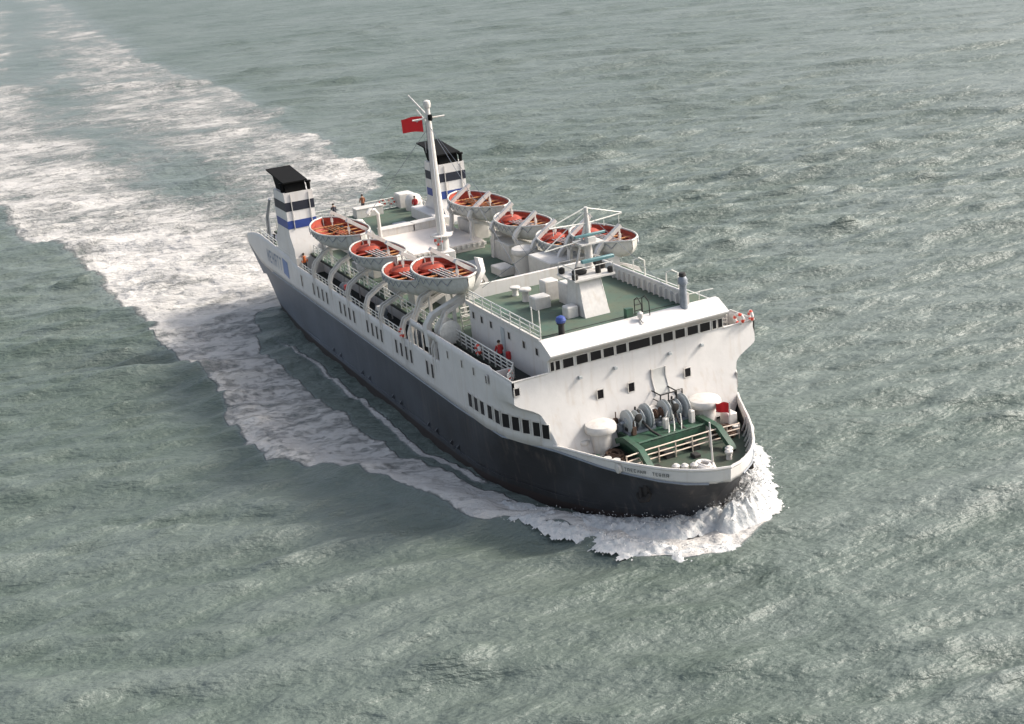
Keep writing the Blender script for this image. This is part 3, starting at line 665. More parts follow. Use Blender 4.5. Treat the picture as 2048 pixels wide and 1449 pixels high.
# ---------------------------------------------------------------- radar mast on the wheelhouse roof
def build_radar():
    m = MB()
    # raked tower: wide plated base
    m.add([(-3.2, -2.1, 11.56), (-3.2, -.15, 11.56), (-5.8, -.15, 11.56), (-5.8, -2.1, 11.56), (-4.3, -1.9, 14.0), (-4.3, -.25, 14.0), (-5.8, -.25, 14.0), (-5.8, -1.9, 14.0)],
          [[0, 1, 5, 4], [1, 2, 6, 5], [2, 3, 7, 6], [3, 0, 4, 7], [4, 5, 6, 7], [3, 2, 1, 0]])
    r_ = m.build("radar_mast", WHITE2, ferry)
    for y in (-2.0, -.2): e = MB(); e.tube((-3.28, y, 11.56), (-4.32, y*.93, 14.0), .06); e.build("tower_edge", WHITE2, r_)
    p = MB(); p.box(-6.4, -3.8, -2.4, .8, 14.0, 14.12)
    for q in ((-3.9, -2.3), (-3.9, .7), (-6.3, -2.3), (-6.3, .7)): p.tube((*q, 14.1), (*q, 14.9), .04, n=5)
    p.path([(-3.9, -2.3, 14.9), (-3.9, .7, 14.9), (-6.3, .7, 14.9), (-6.3, -2.3, 14.9)], .035, 5, closed=True); p.build("radar_platform", WHITE2, r_)
    s1 = MB(); s1.tube((-4.6, -.1, 14.1), (-4.6, -.1, 14.85), .2); s1.box(-4.8, -4.4, -.35, .15, 14.75, 15.0); s1.build("radar_pedestal", DARK, r_)
    s1 = MB(); s1.box(-4.75, -4.45, -1.35, 1.2, 15.0, 15.22, ch=.05); s1.build("radar_scanner", TEAL, r_)
    c = MB(); c.path([(-6.2, .1, 14.0), (-6.1, .1, 16.4), (-6.0, .05, 18.5)], [.32, .24, .13], 10); c.tube((-6.3, -1.0, 14.0), (-6.05, -.1, 17.2), .09); c.build("pole", WHITE2, r_)
    p = MB(); p.box(-6.6, -5.2, -.9, .9, 16.0, 16.1); p.box(-5.9, -5.3, -.3, .3, 16.1, 16.5); p.build("upper_platform", WHITE2, r_)
    s1 = MB(); s1.box(-5.7, -5.5, -1.2, 1.2, 16.55, 16.72, ch=.04); s1.build("radar_scanner", TEAL, r_)
    y_ = MB(); y_.path([(-6, -2.9, 17.5), (-6, 0, 17.35), (-6, 2.85, 17.55)], .06, 5); y_.tube((-6, 0, 18.45), (-6, 2.85, 17.6), .045, n=5); y_.tube((-6, 0, 18.45), (-6, -2.9, 17.55), .045, n=5)
    y_.tube((-6, 0, 18.2), (-6.2, -3.3, 15.9), .04, n=5); y_.tube((-6.2, -3.3, 15.9), (-6.1, 0, 16.2), .05, n=5)
    for y in (-2.6, -1.4, 1.4, 2.6): y_.tube((-6, y, 17.45), (-6, y, 16.9), .03, n=4)
    y_.build("signal_yard", RAIL, r_)
    l = MB()
    for q in ((-4.1, .6, 14.3), (-6.2, -2.1, 14.3), (-4.1, -2.2, 14.3), (-5.4, .7, 14.3)): l.lathe(q, [(.12, -.2), (.22, -.12), (.22, .18), (.1, .25)], 10)
    l.lathe((-5.3, -1.2, 14.2), [(.5, -.05), (.55, .1), (.3, .32)], 14); l.build("signal_lamps", DARK, r_)
    hw = MB()
    for q in ((-12.5, -5.5, 12.4), (-12.5, 4.2, 12.4), (-1.0, 3.8, 12.4)): hw.tube((-6, 0, 18.2), q, .018, n=4)
    hw.build("aerial_wires", GREY, r_)
build_radar()

# ---------------------------------------------------------------- ventilators, boxes and fittings on the roof and decks
def mushroom(x, y, z, r_, h_, hr, hh, parent=ferry, name="ventilator"):
    m = MB(); m.lathe((x, y, z), [(r_*1.12, 0), (r_*1.12, .06), (r_, .1), (r_, h_), (r_*1.02, h_+.01), (hr*.96, h_+.04), (hr, h_+.1), (hr, h_+hh*.6), (hr*.93, h_+hh*.85), (hr*.6, h_+hh)], 28)
    return m.build(name, WHITE2, parent)
mushroom(-25.8, 4.5, 8.6, .98, 1.75, 1.17, .62)
mushroom(-9.75, -3.37, 11.56, .24, .75, .46, .25); mushroom(-13.9, -2.6, 8.6, .35, 2.9, .62, .4); mushroom(-14.3, -1.1, 8.6, .3, 3.0, .5, .35); mushroom(-11.6, -3.3, 11.56, .22, .5, .4, .2)
def boxpart(name, x0, x1, y0, y1, z0, z1, m_=WHITE2, ch=.08, parent=ferry): o = MB(); o.box(x0, x1, y0, y1, z0, z1, 0, ch); return o.build(name, m_, parent)
boxpart("roof_locker", -8.2, -7.2, -3.9, -2.62, 11.56, 12.45); boxpart("roof_locker", -4.8, -3.95, -3.05, -2.2, 11.56, 12.35)
boxpart("fan_house", -8.0, -6.6, -1.6, .3, 11.56, 13.1); boxpart("fan_house", -9.6, -8.6, -2.3, -1.2, 11.56, 13.0)
h = MB(); h.box(-6.75, -6.58, -1.2, -.9, 12.1, 12.5); h.build("fan_grille", DARK, ferry)
cp = MB(); cp.lathe((-1.35, -4.95, 11.56), [(.22, 0), (.2, .7), (.3, .75), (.3, .85)], 12); k = cp.build("compass_binnacle", DARK, ferry)
cp = MB(); cp.lathe((-1.35, -4.95, 12.55), [(.05, -.3), (.28, -.2), (.36, 0), (.28, .22), (.05, .33)], 14); cp.build("binnacle_hood", BLUE, k)
b2 = MB(); b2.box(-1.35, -.95, -.15, .35, 11.56, 12.3); b2.build("signal_box", GREEN2, ferry)
l = MB()
for y in (.75, 1.35): l.path([(-1.4, y, 11.6), (-1.4, y, 12.7), (-1.0, y, 12.95), (-.5, y, 12.6), (-.45, y, 11.7)], .035, 5)
for z in (11.9, 12.3, 12.7): l.tube((-1.4, .75, z), (-1.4, 1.35, z), .03, n=4)
l.build("visor_ladder", DARK, ferry)
l = MB(); l.lathe((-.5, 4.1, 11.56), [(.3, 0), (.26, .2), (.24, 1.7), (.34, 1.75), (.34, 2.1), (.2, 2.3)], 12); l.build("lamp_post", GREY, ferry)
l = MB(); l.lathe((-.5, 4.1, 13.9), [(.2, -.08), (.27, 0), (.2, .2)], 12); l.build("lamp_hood", DARK, ferry)
l = MB(); l.tube((-.35, .45, 11.7), (.15, .45, 11.5), .06); l.lathe((-.2, .45, 11.95), [(.1, -.25), (.2, -.1), (.2, .15), (.08, .25)], 10); l.build("searchlight", WHITE2, ferry)
for y in (5.2, 6.3): l = MB(); l.path([(-1.0, y-.6, 11.7), (-1.0, y-.6, 12.3), (-.9, y+.5, 12.3)], .04, 5); l.build("roof_grab_rail", RAIL, ferry)
for x in (-9, -4.5): l = MB(); l.path([(x, 5.3, 11.6), (x, 5.3, 13.0), (x+.3, 5.6, 13.2), (x+.6, 5.9, 13.0), (x+.6, 5.9, 11.6)], .06, 6); l.build("davit_hoop", RAIL, ferry)
for x in (-2.6, -3.7): l = MB(); l.tube((x, -5.9, 11.56), (x, -5.9, 13.1), .045); l.build("whip_stanchion", RAIL, ferry)
# swan-neck vents and lockers on the upper deck
for q, hgt in (((-44.8, -1.6), 3.2), ((-48.2, -1.9), 1.6), ((-29.6, -.8), 1.5)):
    l = MB(); x, y = q; l.path([(x, y, 8.6), (x, y, 8.6+hgt), (x-.12, y-.25, 8.6+hgt+.4), (x-.15, y-.7, 8.6+hgt+.45), (x-.1, y-1.0, 8.6+hgt+.1)], [.17, .16, .18, .2, .26], 10); l.build("swan_neck_vent", WHITE2, ferry)
for a, b_ in ((-27.9, -3.6), (-27.3, 3.0)): boxpart("skylight_hatch", a-1, a+1, b_-.7, b_+.7, 8.6, 9.3, WHITE2)
boxpart("deck_cabin", -25.4, -21.6, -4.9, -1.0, 8.6, 10.1); boxpart("deck_cabin", -22.5, -18.5, 3.2, 6.6, 8.6, 11.2)
boxpart("stair_house", -31.5, -27.5, -6.6, -4.6, 8.6, 10.0); boxpart("stair_house", -33.5, -29.5, 4.8, 6.7, 8.6, 10.3); boxpart("stair_house", -43.8, -39.8, 6.1, 7.6, 8.6, 10.2)
boxpart("ramp_house", -60.4, -58.8, 5.9, 7.6, 8.6, 10.1)
l = MB(); l.lathe((-57.3, 6.9, 8.6), [(.9, 0), (.95, 1.0), (.7, 1.5), (.3, 1.7)], 18); l.build("stern_ventilator", WHITE2, ferry)
l = MB(); l.path([(-63.5, -7.7, 6.4), (-62.8, -7.7, 9.6), (-60.0, -7.9, 12.0)], [.24, .2, .14], 8); l.box(-64, -63, -8.1, -7.3, 6.35, 7.4); l.build("stern_crane", GREY, ferry)
for x, y in ((-56.6, -8.5), (-55.8, -7.5), (-62, -6.3)):
    l = MB(); l.box(x-.7, x+.7, y-.4, y+.4, 6.35, 6.6); l.lathe((x, y, 7.1), [(.5, -.6), (.5, -.5), (.28, -.45), (.28, .45), (.5, .5), (.5, .6)], 14, axis='y'); l.box(x-.8, x-.4, y-.5, y+.5, 6.6, 7.6); l.build("stern_winch", GREEN2 if x > -60 else GREY, ferry)
for y in (-8.2, -6.6, 6.6, 8.2):
    l = MB()
    for d in (-.35, .35): l.lathe((-64.6, y+d, 6.35), [(.2, 0), (.16, .6), (.24, .65), (.24, .8)], 10)
    l.build("mooring_bollard", BLACK, ferry)

# lettering on the starboard quarter and bow: pale worn strokes, too small and blurred in the picture to read
def strokes(name, mat_, place, n, ph, pw, seed, gapat=()):
    rs = random.Random(seed); m = MB()
    for i in range(n):
        if i in gapat: continue
        a = i*pw*1.45; th = pw*.22
        kind = rs.choice("HNETAR")
        segs = {"H": [(0, 0, th, ph), (pw-th, 0, pw, ph), (0, ph*.42, pw, ph*.58)], "N": [(0, 0, th, ph), (pw-th, 0, pw, ph), (pw*.35, ph*.35, pw*.65, ph*.7)],
                "E": [(0, 0, th, ph), (0, 0, pw, ph*.17), (0, ph*.83, pw, ph), (0, ph*.42, pw*.8, ph*.58)], "T": [(pw*.4, 0, pw*.62, ph), (0, ph*.83, pw, ph)],
                "A": [(0, 0, th, ph*.9), (pw-th, 0, pw, ph*.9), (0, ph*.83, pw, ph), (0, ph*.38, pw, ph*.52)], "R": [(0, 0, th, ph), (0, ph*.83, pw, ph), (pw-th, ph*.45, pw, ph), (0, ph*.4, pw, ph*.55), (pw*.6, 0, pw*.85, ph*.4)]}[kind]
        for (x0, z0, x1, z1) in segs:
            q = [place(a+x0, z0), place(a+x1, z0), place(a+x1, z1), place(a+x0, z1)]; m.add(q, [[0, 1, 2, 3]])
    return m.build(name, mat_, ferry, smooth=False)
strokes("quarter_lettering", LETTER, lambda a, z: (-58.2+a, -9.515, 6.0+z), 6, 1.35, .62, 4)
l = MB(); l.add([(-52.6, -9.516, 5.9), (-50.8, -9.516, 5.6), (-50.8, -9.516, 7.3), (-52.6, -9.516, 7.5)], [[0, 1, 2, 3]]); l.build("quarter_emblem", mat("emblem_blue", (.12, .19, .38), .5), ferry, smooth=False)

# ---------------------------------------------------------------- forecastle
ZR = 4.72
def build_bow():
    xs = [.75, 1.5, 2.4, 3.3, 4.3, 5.2, 6.0, 6.8, 7.5, 8.2, 8.8, 9.3, 9.7, 9.98, 10.16]
    ring = [(x, -bup(x)) for x in xs]+[(10.28, 0)]+[(x, bup(x)) for x in xs[::-1]]
    m = MB(); vs = []; n = len(ring)
    for k in range(5):
        t_ = k/4
        for (x, y) in ring:
            fl = .08*t_; L_ = math.hypot(max(x-3, 0), y); vs.append((x+fl*max(x-3, 0)/max(L_, .1), y*(1+fl*.4/max(L_, 1)), lerp(zb(x)-.02, ZR+.12*max(0, 4-x)/3.3, t_)))
    fs = [[k*n+i, k*n+i+1, (k+1)*n+i+1, (k+1)*n+i] for k in range(4) for i in range(n-1)]
    m.add(vs, fs); o = m.build("bow_bulwark", WHITE, ferry); md = o.modifiers.new("t", 'SOLIDIFY'); md.thickness = .1; md.offset = -1
    cap = MB(); cap.path([(v_[0], v_[1], v_[2]+.03) for v_ in vs[4*n:]], .10, 6); cap.build("bulwark_cap", WHITE2, ferry)
    for i in range(4, n-4):
        st = MB()
        x, y = ring[i]; c = Vector((4, 0, 0))-Vector((x, y, 0)); c.normalize(); z0 = 3.72
        p = Vector((x, y, 0))+c*.12
        st.ribbon([p+Vector((0, 0, ZR-.05)), p+c*.12+Vector((0, 0, (ZR+z0)/2)), p+c*.34+Vector((0, 0, z0+.05))], .06, .10, Vector((-c.y, c.x, 0)))
        st.build("bulwark_stay", WHITE2, ferry)
    d = MB(); d.prism([(x-.28 if x > 8 else x, y*.95) for x, y in ring]+[(0.3, 7.0), (0.3, -7.0)], 3.55, 3.72, 'z'); d.build("foredeck", mat("foredeck_green", (.038, .072, .048), .8, 0, .7, col2=(.05, .05, .035), streak=((.03, .022, .016), .6)), ferry)
    # chocks in the bulwark
    for sg in (-1, 1):
        c = MB(); x = 5.3; y = sg*(bup(x)+.07); c.lathe((x, y, 4.3), [(.2, -.12), (.34, -.08), (.34, .08), (.2, .12)], 12, axis='y'); c.build("fairlead", WHITE2, ferry)
build_bow()
def bowpt(a, z):
    # lettering follows the flared bulwark, running forward
    x = 5.75+a; y = -bup(x)-.10-.06*z; return (x, y, 4.22+z-.02*a)
LDK = mat("letter_dark", (.05, .06, .06), .6)
strokes("bow_lettering", LDK, bowpt, 7, .24, .13, 9)
strokes("bow_lettering", LDK, lambda a, z: bowpt(a+1.65, z), 5, .24, .13, 12)

# green winch platform with its visor arms
p = MB(); p.box(.95, 3.9, -2.75, 2.55, 3.72, 4.78, ch=.05); p.build("winch_platform", GREEN2, ferry)
p = MB(); p.path([(3.85, -2.7, 4.85), (3.85, 2.5, 4.85)], .09, 6); p.path([(3.85, -2.7, 4.85), (1, -2.7, 4.85)], .09, 6); p.build("platform_edge", GREEN2, ferry)
for sg, yb_ in ((-1, -3.1), (1, 2.7)):
    a = MB(); a.ribbon([(1.9, yb_, 4.5), (3.0, yb_+.02*sg, 4.95), (5.0, yb_+.1*sg, 4.85), (6.3, yb_+.15*sg, 4.0), (6.5, yb_+.15*sg, 3.75)], .42, .36, (0, 1, 0)); a.build("visor_arm", GREEN2, ferry)
f = MB()
for z in (4.10, 4.45, 4.82): f.path([(5.15, -4.35, z), (5.0, -2.7, z), (5.0, 2.6, z), (5.15, 4.35, z)], .05, 5)
for y in (-4.35, -3.2, -1.9, -.6, .7, 2.0, 3.4, 4.35): f.tube((5.02+.02*abs(y), y, 3.72), (5.02+.02*abs(y), y, 4.85), .045, n=5)
f.build("foredeck_railing", mat("buff_rail", (.62, .50, .40), .5), ferry)
def wheel(m, x, y, z, r_, w_, mi=0, n=22):
    m.lathe((x, y, z), [(r_*.35, -w_/2-.1), (r_*.35, -w_/2), (r_, -w_/2), (r_*1.04, -w_/2+.05), (r_*.82, -w_/2+.07), (r_*.82, w_/2-.07), (r_*1.04, w_/2-.05), (r_, w_/2), (r_*.35, w_/2), (r_*.35, w_/2+.1)], n, mi, 'y')
def winch(x, y0, sg):
    b_ = MB(); b_.box(x-.6, x+.6, y0-1.1, y0+1.1, 4.78, 4.95); b_.box(x-.35, x+.35, y0-.18, y0+.18, 4.9, 5.7); b_.box(x-.9, x-.3, y0-.9, y0-.2, 4.9, 5.6, ch=.1); b_.build_ = None
    b_.tube((x, y0-1.3, 5.55), (x, y0+1.3, 5.55), .12)
    w_ = b_.build("windlass", GREY, ferry)
    for yy, r_, wd in ((-.72, .78, .3), (.1, .62, .42), (.72, .86, .26)):
        q = MB(); wheel(q, x, y0+yy, 5.55, r_, wd); q.build("drum", LGREY, w_)
    q = MB(); q.lathe((x, y0-sg*1.25, 5.55), [(.22, -.3), (.36, -.27), (.2, 0), (.36, .27), (.22, .3)], 14, axis='y'); q.build("warping_end", ROPE, w_)
    q = MB(); q.lathe((x-.55, y0+.45, 5.45), [(.1, -.35), (.33, -.3), (.33, .3), (.1, .35)], 14, axis='y'); q.tube((x-.4, y0+.1, 5.7), (x-.3, y0+.1, 6.3), .07); q.build("motor", DARK, w_)
    q = MB(); q.tube((x+.5, y0-.3, 4.9), (x+.75, y0-.3, 5.95), .035, n=5); q.lathe((x+.75, y0-.3, 5.95), [(.26, -.03), (.3, 0), (.26, .03)], 14, axis='x'); q.build("brake_wheel", DARK, w_)
winch(1.7, -1.45, -1); winch(1.7, 1.45, 1)
for y, x in ((.0, 3.4), (.55, 3.2), (1.05, 3.3)):
    q = MB(); q.tube((x, y, 4.8), (x-.15, y+.02, 5.75), .05, n=6); q.tube((x+.4, y-.3, 4.8), (x-.05, y, 5.3), .035, n=5); q.build("guide_post", RAIL, ferry)
q = MB(); q.box(.9, 1.6, -.25, .35, 4.78, 5.9, ch=.1); q.build("winch_control_box", WHITE2, ferry)
q = MB(); q.path([(.6, 2.35, 4.78), (.6, 2.35, 6.3), (.6, 2.9, 6.3), (.6, 2.9, 4.78)], .05, 5); q.tube((.6, 2.35, 5.6), (.6, 2.9, 5.6), .04, n=5); q.build("hose_rack", DARK, ferry)
mushroom(1.35, -4.05, 3.72, .70, 1.55, 1.08, .62); mushroom(2.1, 3.7, 3.72, .74, 1.6, 1.12, .62); mushroom(.9, -5.2, 3.72, .24, .75, .46, .35)
q = MB(); q.box(2.6, 3.6, 4.55, 5.3, 3.72, 4.9, ch=.08); q.build("deck_locker", WHITE2, ferry)
for x, y in ((7.2, -2.0), (7.5, -1.55), (7.75, -1.0), (7.0, 2.2), (7.4, 1.9)):
    q = MB(); q.lathe((x, y, 3.72), [(.2, 0), (.16, .35), (.26, .42), (.27, .55), (.12, .68)], 12); q.build("bollard", WHITE2, ferry)
for x, y in ((3.6, -4.9), (4.2, -4.6), (4.4, 4.6)):
    q = MB(); q.lathe((x, y, 3.72), [(.2, 0), (.17, .45), (.27, .5), (.27, .65)], 12); q.build("bollard", WHITE2, ferry)
js = MB(); js.tube((8.1, .2, 3.72), (7.9, .2, 6.9), .075, .05, n=8); js.build("jackstaff", WHITE2, ferry)
def coil(name, x, y, z, r_, turns, m_, label, cat, seed, group=None):
    rs = random.Random(seed); m = MB(); pts = []
    for i in range(int(turns*14)):
        a = i/14*2*math.pi; k = i/(turns*14); rr = r_*(.55+.45*math.sin(k*9+1)**2)*(1-.25*k); pts.append((math.cos(a)*rr*(1+.12*rs.random()), math.sin(a)*rr*.85*(1+.12*rs.random()), .08+k*.42+.05*rs.random()))
    m.path(pts, .085, 6); m.lathe((0, 0, 0), [(r_*.9, 0), (r_*.8, .18), (r_*.4, .34)], 14)
    o = m.build(name, m_, None, loc=(x, y, z)); tag(o, label, cat, group); return o
coil("rope_coil", 2.9, -4.0, 3.73, .75, 7, ROPE, "heap of brown rope beside the large starboard ventilator on the foredeck", "rope", 1)
coil("rope_coil", 4.0, 4.0, 3.73, .85, 7, ROPE, "heap of brown rope by the port bulwark of the foredeck near the locker", "rope", 2)
coil("rope_coil", 7.9, -.35, 3.73, .8, 8, WROPE, "pile of white rope in the very bow just behind the stem", "rope", 3)
js = MB(); js.tube((4.1, 4.35, 3.72), (4.1, 4.35, 6.05), .04, n=6); js.build("flag_staff", WHITE2, ferry)
fl = build_flag("flag", 4.08, 4.3, 5.95, .95, .75, "small plain red flag on a short staff at the port side of the foredeck", False, dirx=-1); fl.rotation_euler = (0, 0, R(48))

# ---------------------------------------------------------------- lifeboats and davits
def boat(L_, W_, D, engine, seed):
    rs = random.Random(seed); root = empty("lifeboat")
    N = 22
    def sect(u):            # u -1 (aft) .. 1 (forward)
        wv = (1-abs(u)**2.6)**.62 if u < 0 else (1-abs(u)**2.1)**.85
        return wv*W_/2, .42*u*u*D/1.4*.55, -D*(1-abs(u)**5*.65)+0
    def shell(off, top, mat_, name, parent, close=False):
        m = MB(); vs = []; K = 9
        for i in range(N+1):
            u = -1+2*i/N; hw, sh, kz = sect(u); hw = max(hw-off, .03)
            for k in range(K*2-1):
                a = (k-(K-1))/(K-1); ph = abs(a)*math.pi/2
                y = math.copysign(hw*math.sin(ph)**.75, a) if a else 0; z = (kz+off)+(sh+top-(kz+off))*(1-math.cos(ph)**.8)
                vs.append((u*L_/2*(1-off/L_*2), y, z))
        c = K*2-1; fs = [[i*c+k, (i+1)*c+k, (i+1)*c+k+1, i*c+k+1] for i in range(N) for k in range(c-1)]
        m.add(vs, fs); return m.build(name, mat_, parent)
    shell(0, 0, BOATW, "hull", root); shell(.10, -.03, ORANGE, "lining", root)
    g = MB(); ptsL = [(-L_/2+L_*i/N, sect(-1+2*i/N)[0], sect(-1+2*i/N)[1]) for i in range(N+1)]
    ring = ptsL+[(x, -y, z) for x, y, z in ptsL[::-1]]
    g.path(ring, .085, 6, closed=True); g.build("gunwale", BOATW, root)
    for sg in (-1, 1):          # grab lines looped along the side
        gl = MB()
        for i in range(2, N-2, 2):
            (xa, ya, za), (xb, yb_, zb_) = ptsL[i], ptsL[i+2]; gl.path([(xa, sg*(ya+.08), za-.08), ((xa+xb)/2, sg*((ya+yb_)/2+.1), za-.5), (xb, sg*(yb_+.08), zb_-.08)], .03, 4)
        gl.build("grab_line", GREY, root)
    for u in (-.62, -.36, -.1, .16, .42, .66):
        hw, sh, _ = sect(u); t_ = MB(); t_.box(u*L_/2-.14, u*L_/2+.14, -hw+.1, hw-.1, sh-.42, sh-.36); t_.build("thwart", WOOD if engine or rs.random() < .4 else ORANGE, root)
    for sg in (-1, 1):
        b_ = MB(); pp = [(-L_/2*.8+L_*.8*i/12, sg*(sect(-.8+1.6*i/12)[0]-.32), sect(-.8+1.6*i/12)[1]-.40) for i in range(13)]
        b_.ribbon(pp, .34, .05, (0, 1, 0)); b_.build("side_bench", ORANGE, root)
    bt = MB(); bt.box(-L_*.36, L_*.34, -.35, .35, -D+.18, -D+.3); bt.build("bottom_boards", WOOD, root)
    e = MB()
    if engine: e.box(-1.1, .9, -.5, .5, -D+.3, -.35, ch=.1)
    else: e.lathe((-L_*.33, 0, -.45), [(1.05, 0), (1.0, .25), (.7, .45), (.3, .52)], 14)
    e.build("engine_box" if engine else "stern_sheets", ORANGE, root)
    # gear: oars, mast, lashed covers
    o_ = MB()
    for k in range(4):
        y = -.55+.3*k; o_.path([(-L_*.3, y, -.26), (L_*.3+.1*k, y+.1, -.2)], [.05, .04], 5); o_.box(L_*.3, L_*.3+.5, y, y+.16, -.24, -.2)
    o_.build("oars", WOOD if engine else WROPE, root)
    d = MB()
    for k in range(16): x = rs.uniform(-L_*.3, L_*.3); y = rs.uniform(-.8, .8); d.box(x-.22, x+.22, y-.15, y+.15, -.65, -.3+rs.random()*.1, ch=.05)
    d.build("stores", DARK, root)["kind"] = "stuff"
    r_ = MB(); r_.box(-L_/2-.12, -L_/2+.28, -.03, .03, -D*.75, .15); r_.build("rudder", BOATW, root)
    return root
def davit_pair(x, sg, zg, yk):
    for dx in (-2.35, 2.35):
        m = MB(); y = lambda v_: sg*v_
        # trackway from the ship's side rising inboard below the boat
        for o_ in (-.24, .24):
            m.ribbon([(x+dx+o_, y(9.38), 6.6), (x+dx+o_, y(9.42), 8.3), (x+dx+o_, y(9.15), 8.95), (x+dx+o_, y(8.2), zg-2.45), (x+dx+o_, y(4.9), zg-1.1)], .14, .27, (1, 0, 0))
        m.ribbon([(x+dx, y(4.95), zg-1.1), (x+dx, y(4.7), 8.6)], .5, .26, (1, 0, 0)); m.ribbon([(x+dx, y(7.5), zg-2.2), (x+dx, y(7.5), 8.5)], .3, .2, (1, 0, 0))
        d = m.build("davit", WHITE2, ferry)
        a = MB(); a.ribbon([(x+dx, y(5.0), zg-1.3), (x+dx, y(4.7), zg-.75), (x+dx, y(4.95), zg-.3), (x+dx, y(5.5), zg+.15), (x+dx, y(6.4), zg+.75), (x+dx, y(yk+.1), zg+1.2)], .38, .30, (1, 0, 0)); a.build("davit_arm", WHITE2, d)
        f = MB()
        for o_ in (-.07, .07): f.tube((x+dx+o_, y(yk), zg+1.1), (x+dx+o_, y(yk), zg-.1), .035, n=5)
        f.box(x+dx-.1, x+dx+.1, y(yk)-.1, y(yk)+.1, zg+.2, zg+.55); f.build("falls", RAIL, d)
bigb = boat(10.8, 4.6, 1.5, True, 1); smallb = boat(8.4, 4.2, 1.4, False, 2)
spots = [(-39.9, 7.0, 12.25, True, "aftermost"), (-30.4, 6.9, 12.0, False, "second from the stern"), (-22.3, 7.0, 11.8, False, "third from the stern"), (-15.9, 6.9, 13.35, False, "foremost")]
used = set()
for sg, sd_ in ((-1, "starboard"), (1, "port")):
    for (x, y, z, big, wd) in spots:
        src = bigb if big else smallb
        o = src if src.name not in used else copy_tree(src); used.add(src.name)
        o.location = (x, sg*y, z); o.rotation_euler = (0, R(-1.5), 0)
        ex = {"aftermost": "largest open lifeboat with bright orange inside, %s side just ahead of the striped funnel", "second from the stern": "open white lifeboat with red thwarts, second from the stern on the %s side",
              "third from the stern": "open white lifeboat with red thwarts, third from the stern on the %s side", "foremost": "open white lifeboat hung highest and nearest the wheelhouse on the %s side"}[wd] % sd_
        tag(o, ex, "lifeboat", "open lifeboats hanging in the davits")
        davit_pair(x, sg, z, y)
# tall curved arm and rope drum ahead of the foremost starboard boat
a = MB(); a.ribbon([(-14.6, -9.3, 8.2), (-14.6, -9.35, 9.9), (-14.4, -8.9, 10.6), (-13.6, -7.4, 11.5), (-12.9, -5.9, 12.6), (-13.0, -5.2, 13.6), (-13.6, -5.1, 14.4)], .5, .42, (1, .2, 0)); a.build("boarding_davit", WHITE2, ferry)
q = MB(); q.lathe((-13.2, -8.3, 9.6), [(.3, -.6), (.85, -.55), (.85, -.45), (.3, -.4), (.3, .4), (.85, .45), (.85, .55), (.3, .6)], 20, axis='x'); q.box(-13.6, -12.8, -8.7, -7.9, 8.6, 9.2); q.build("rope_reel", RAIL, ferry)
for x in (-35.5, -26.5, -18.9):
    for sg in (-1, 1):
        q = MB(); q.box(x-.5, x+.5, sg*8.7-.35, sg*8.7+.35, 6.6, 7.6, ch=.06); q.lathe((x, sg*8.7, 8.0), [(.15, -.45), (.42, -.42), (.42, -.34), (.2, -.3), (.2, .3), (.42, .34), (.42, .42), (.15, .45)], 14, axis='x'); q.build("boat_winch", GREY, ferry)
for x in (-43.5, -34.4, -26.3, -19.0):
    q = MB(); q.tube((x, -8.9, 6.6), (x, -8.9, 8.2), .1); q.box(x-.25, x+.25, -9.1, -8.7, 8.1, 8.5); q.build("davit_control", REDP if x in (-34.4,) else WHITE2, ferry)

# machinery and clutter on the foredeck
rs = random.Random(21)
for i in range(9):
    x = rs.uniform(.9, 3.2); y = rs.choice([-2.4, -.1, .15, 2.2])+rs.uniform(-.3, .3); q = MB(); hh = rs.uniform(.3, .9)
    q.box(x-.18, x+.18, y-.16, y+.16, 4.8, 4.8+hh, 0, .05); q.tube((x, y, 4.8+hh), (x+rs.uniform(-.3, .3), y+rs.uniform(-.2, .2), 4.8+hh+.45), .045, n=6); q.build("winch_fitting", rs.choice([DARK, GREY, ROPE, WHITE2]), ferry)
for sg in (-1, 1):
    q = MB(); pts = [(3.9, sg*.95, 4.86), (2.9, sg*1.1, 5.0), (2.2, sg*1.3, 5.45), (1.7, sg*1.35, 6.2)]
    q.path(pts, .09, 6); q.build("anchor_chain", DARK, ferry)
    q = MB(); q.box(3.95, 5.0, sg*1.0-.35, sg*1.0+.35, 3.72, 4.15, 0, .06); q.build("chain_stopper", DARK, ferry)
for sg in (-1, 1): q = MB(); q.box(.9, 4.6, *sorted((sg*2.8, sg*5.4)), 3.725, 3.74); q.build("dark_deck_plate", DECKD, ferry)  # thin dark plates either side of the winch platform
for x, y in ((2.2, -4.9), (2.9, 3.0), (5.9, -2.6), (6.3, 2.6), (5.8, .4)):
    q = MB(); q.box(x-.28, x+.28, y-.25, y+.25, 3.73, 3.98, 0, .05); q.build("deck_hatch", rs.choice([DARK, GREEN2]), ferry)
# pipes, lamps and stairs on the white walls
for y in (-4.6, -1.9, 2.4, 5.0):
    q = MB(); q.box(.0, .22, y-.12, y+.12, 8.75, 8.95, 0, .03); q.build("wall_lamp", LGREY, ferry)
for x in np.arange(-44, -20, 4.0):
    q = MB(); q.tube((x, -7.3, 6.6), (x, -7.3, 8.45), .06, n=6); q.build("deck_pillar", WHITE2, ferry)
for x, y, w_, d_, h_ in ((-35.0, -5.8, .8, .6, .9), (-24.5, -6.0, .7, .7, 1.0), (-19.5, -2.6, 1.1, .8, .8), (-26.4, -1.0, .6, .6, .7), (-30.8, 1.8, .9, .7, .5), (-37.9, -6.4, .6, .5, .8), (-50.0, 2.6, 1.0, .7, .5), (-53.5, -1.0, .8, .8, .5)):
    q = MB(); q.box(x-w_, x+w_, y-d_, y+d_, 8.6, 8.6+h_, 0, .06); q.build("deck_box", rs.choice([WHITE2, GREY, WHITE2]), ferry)

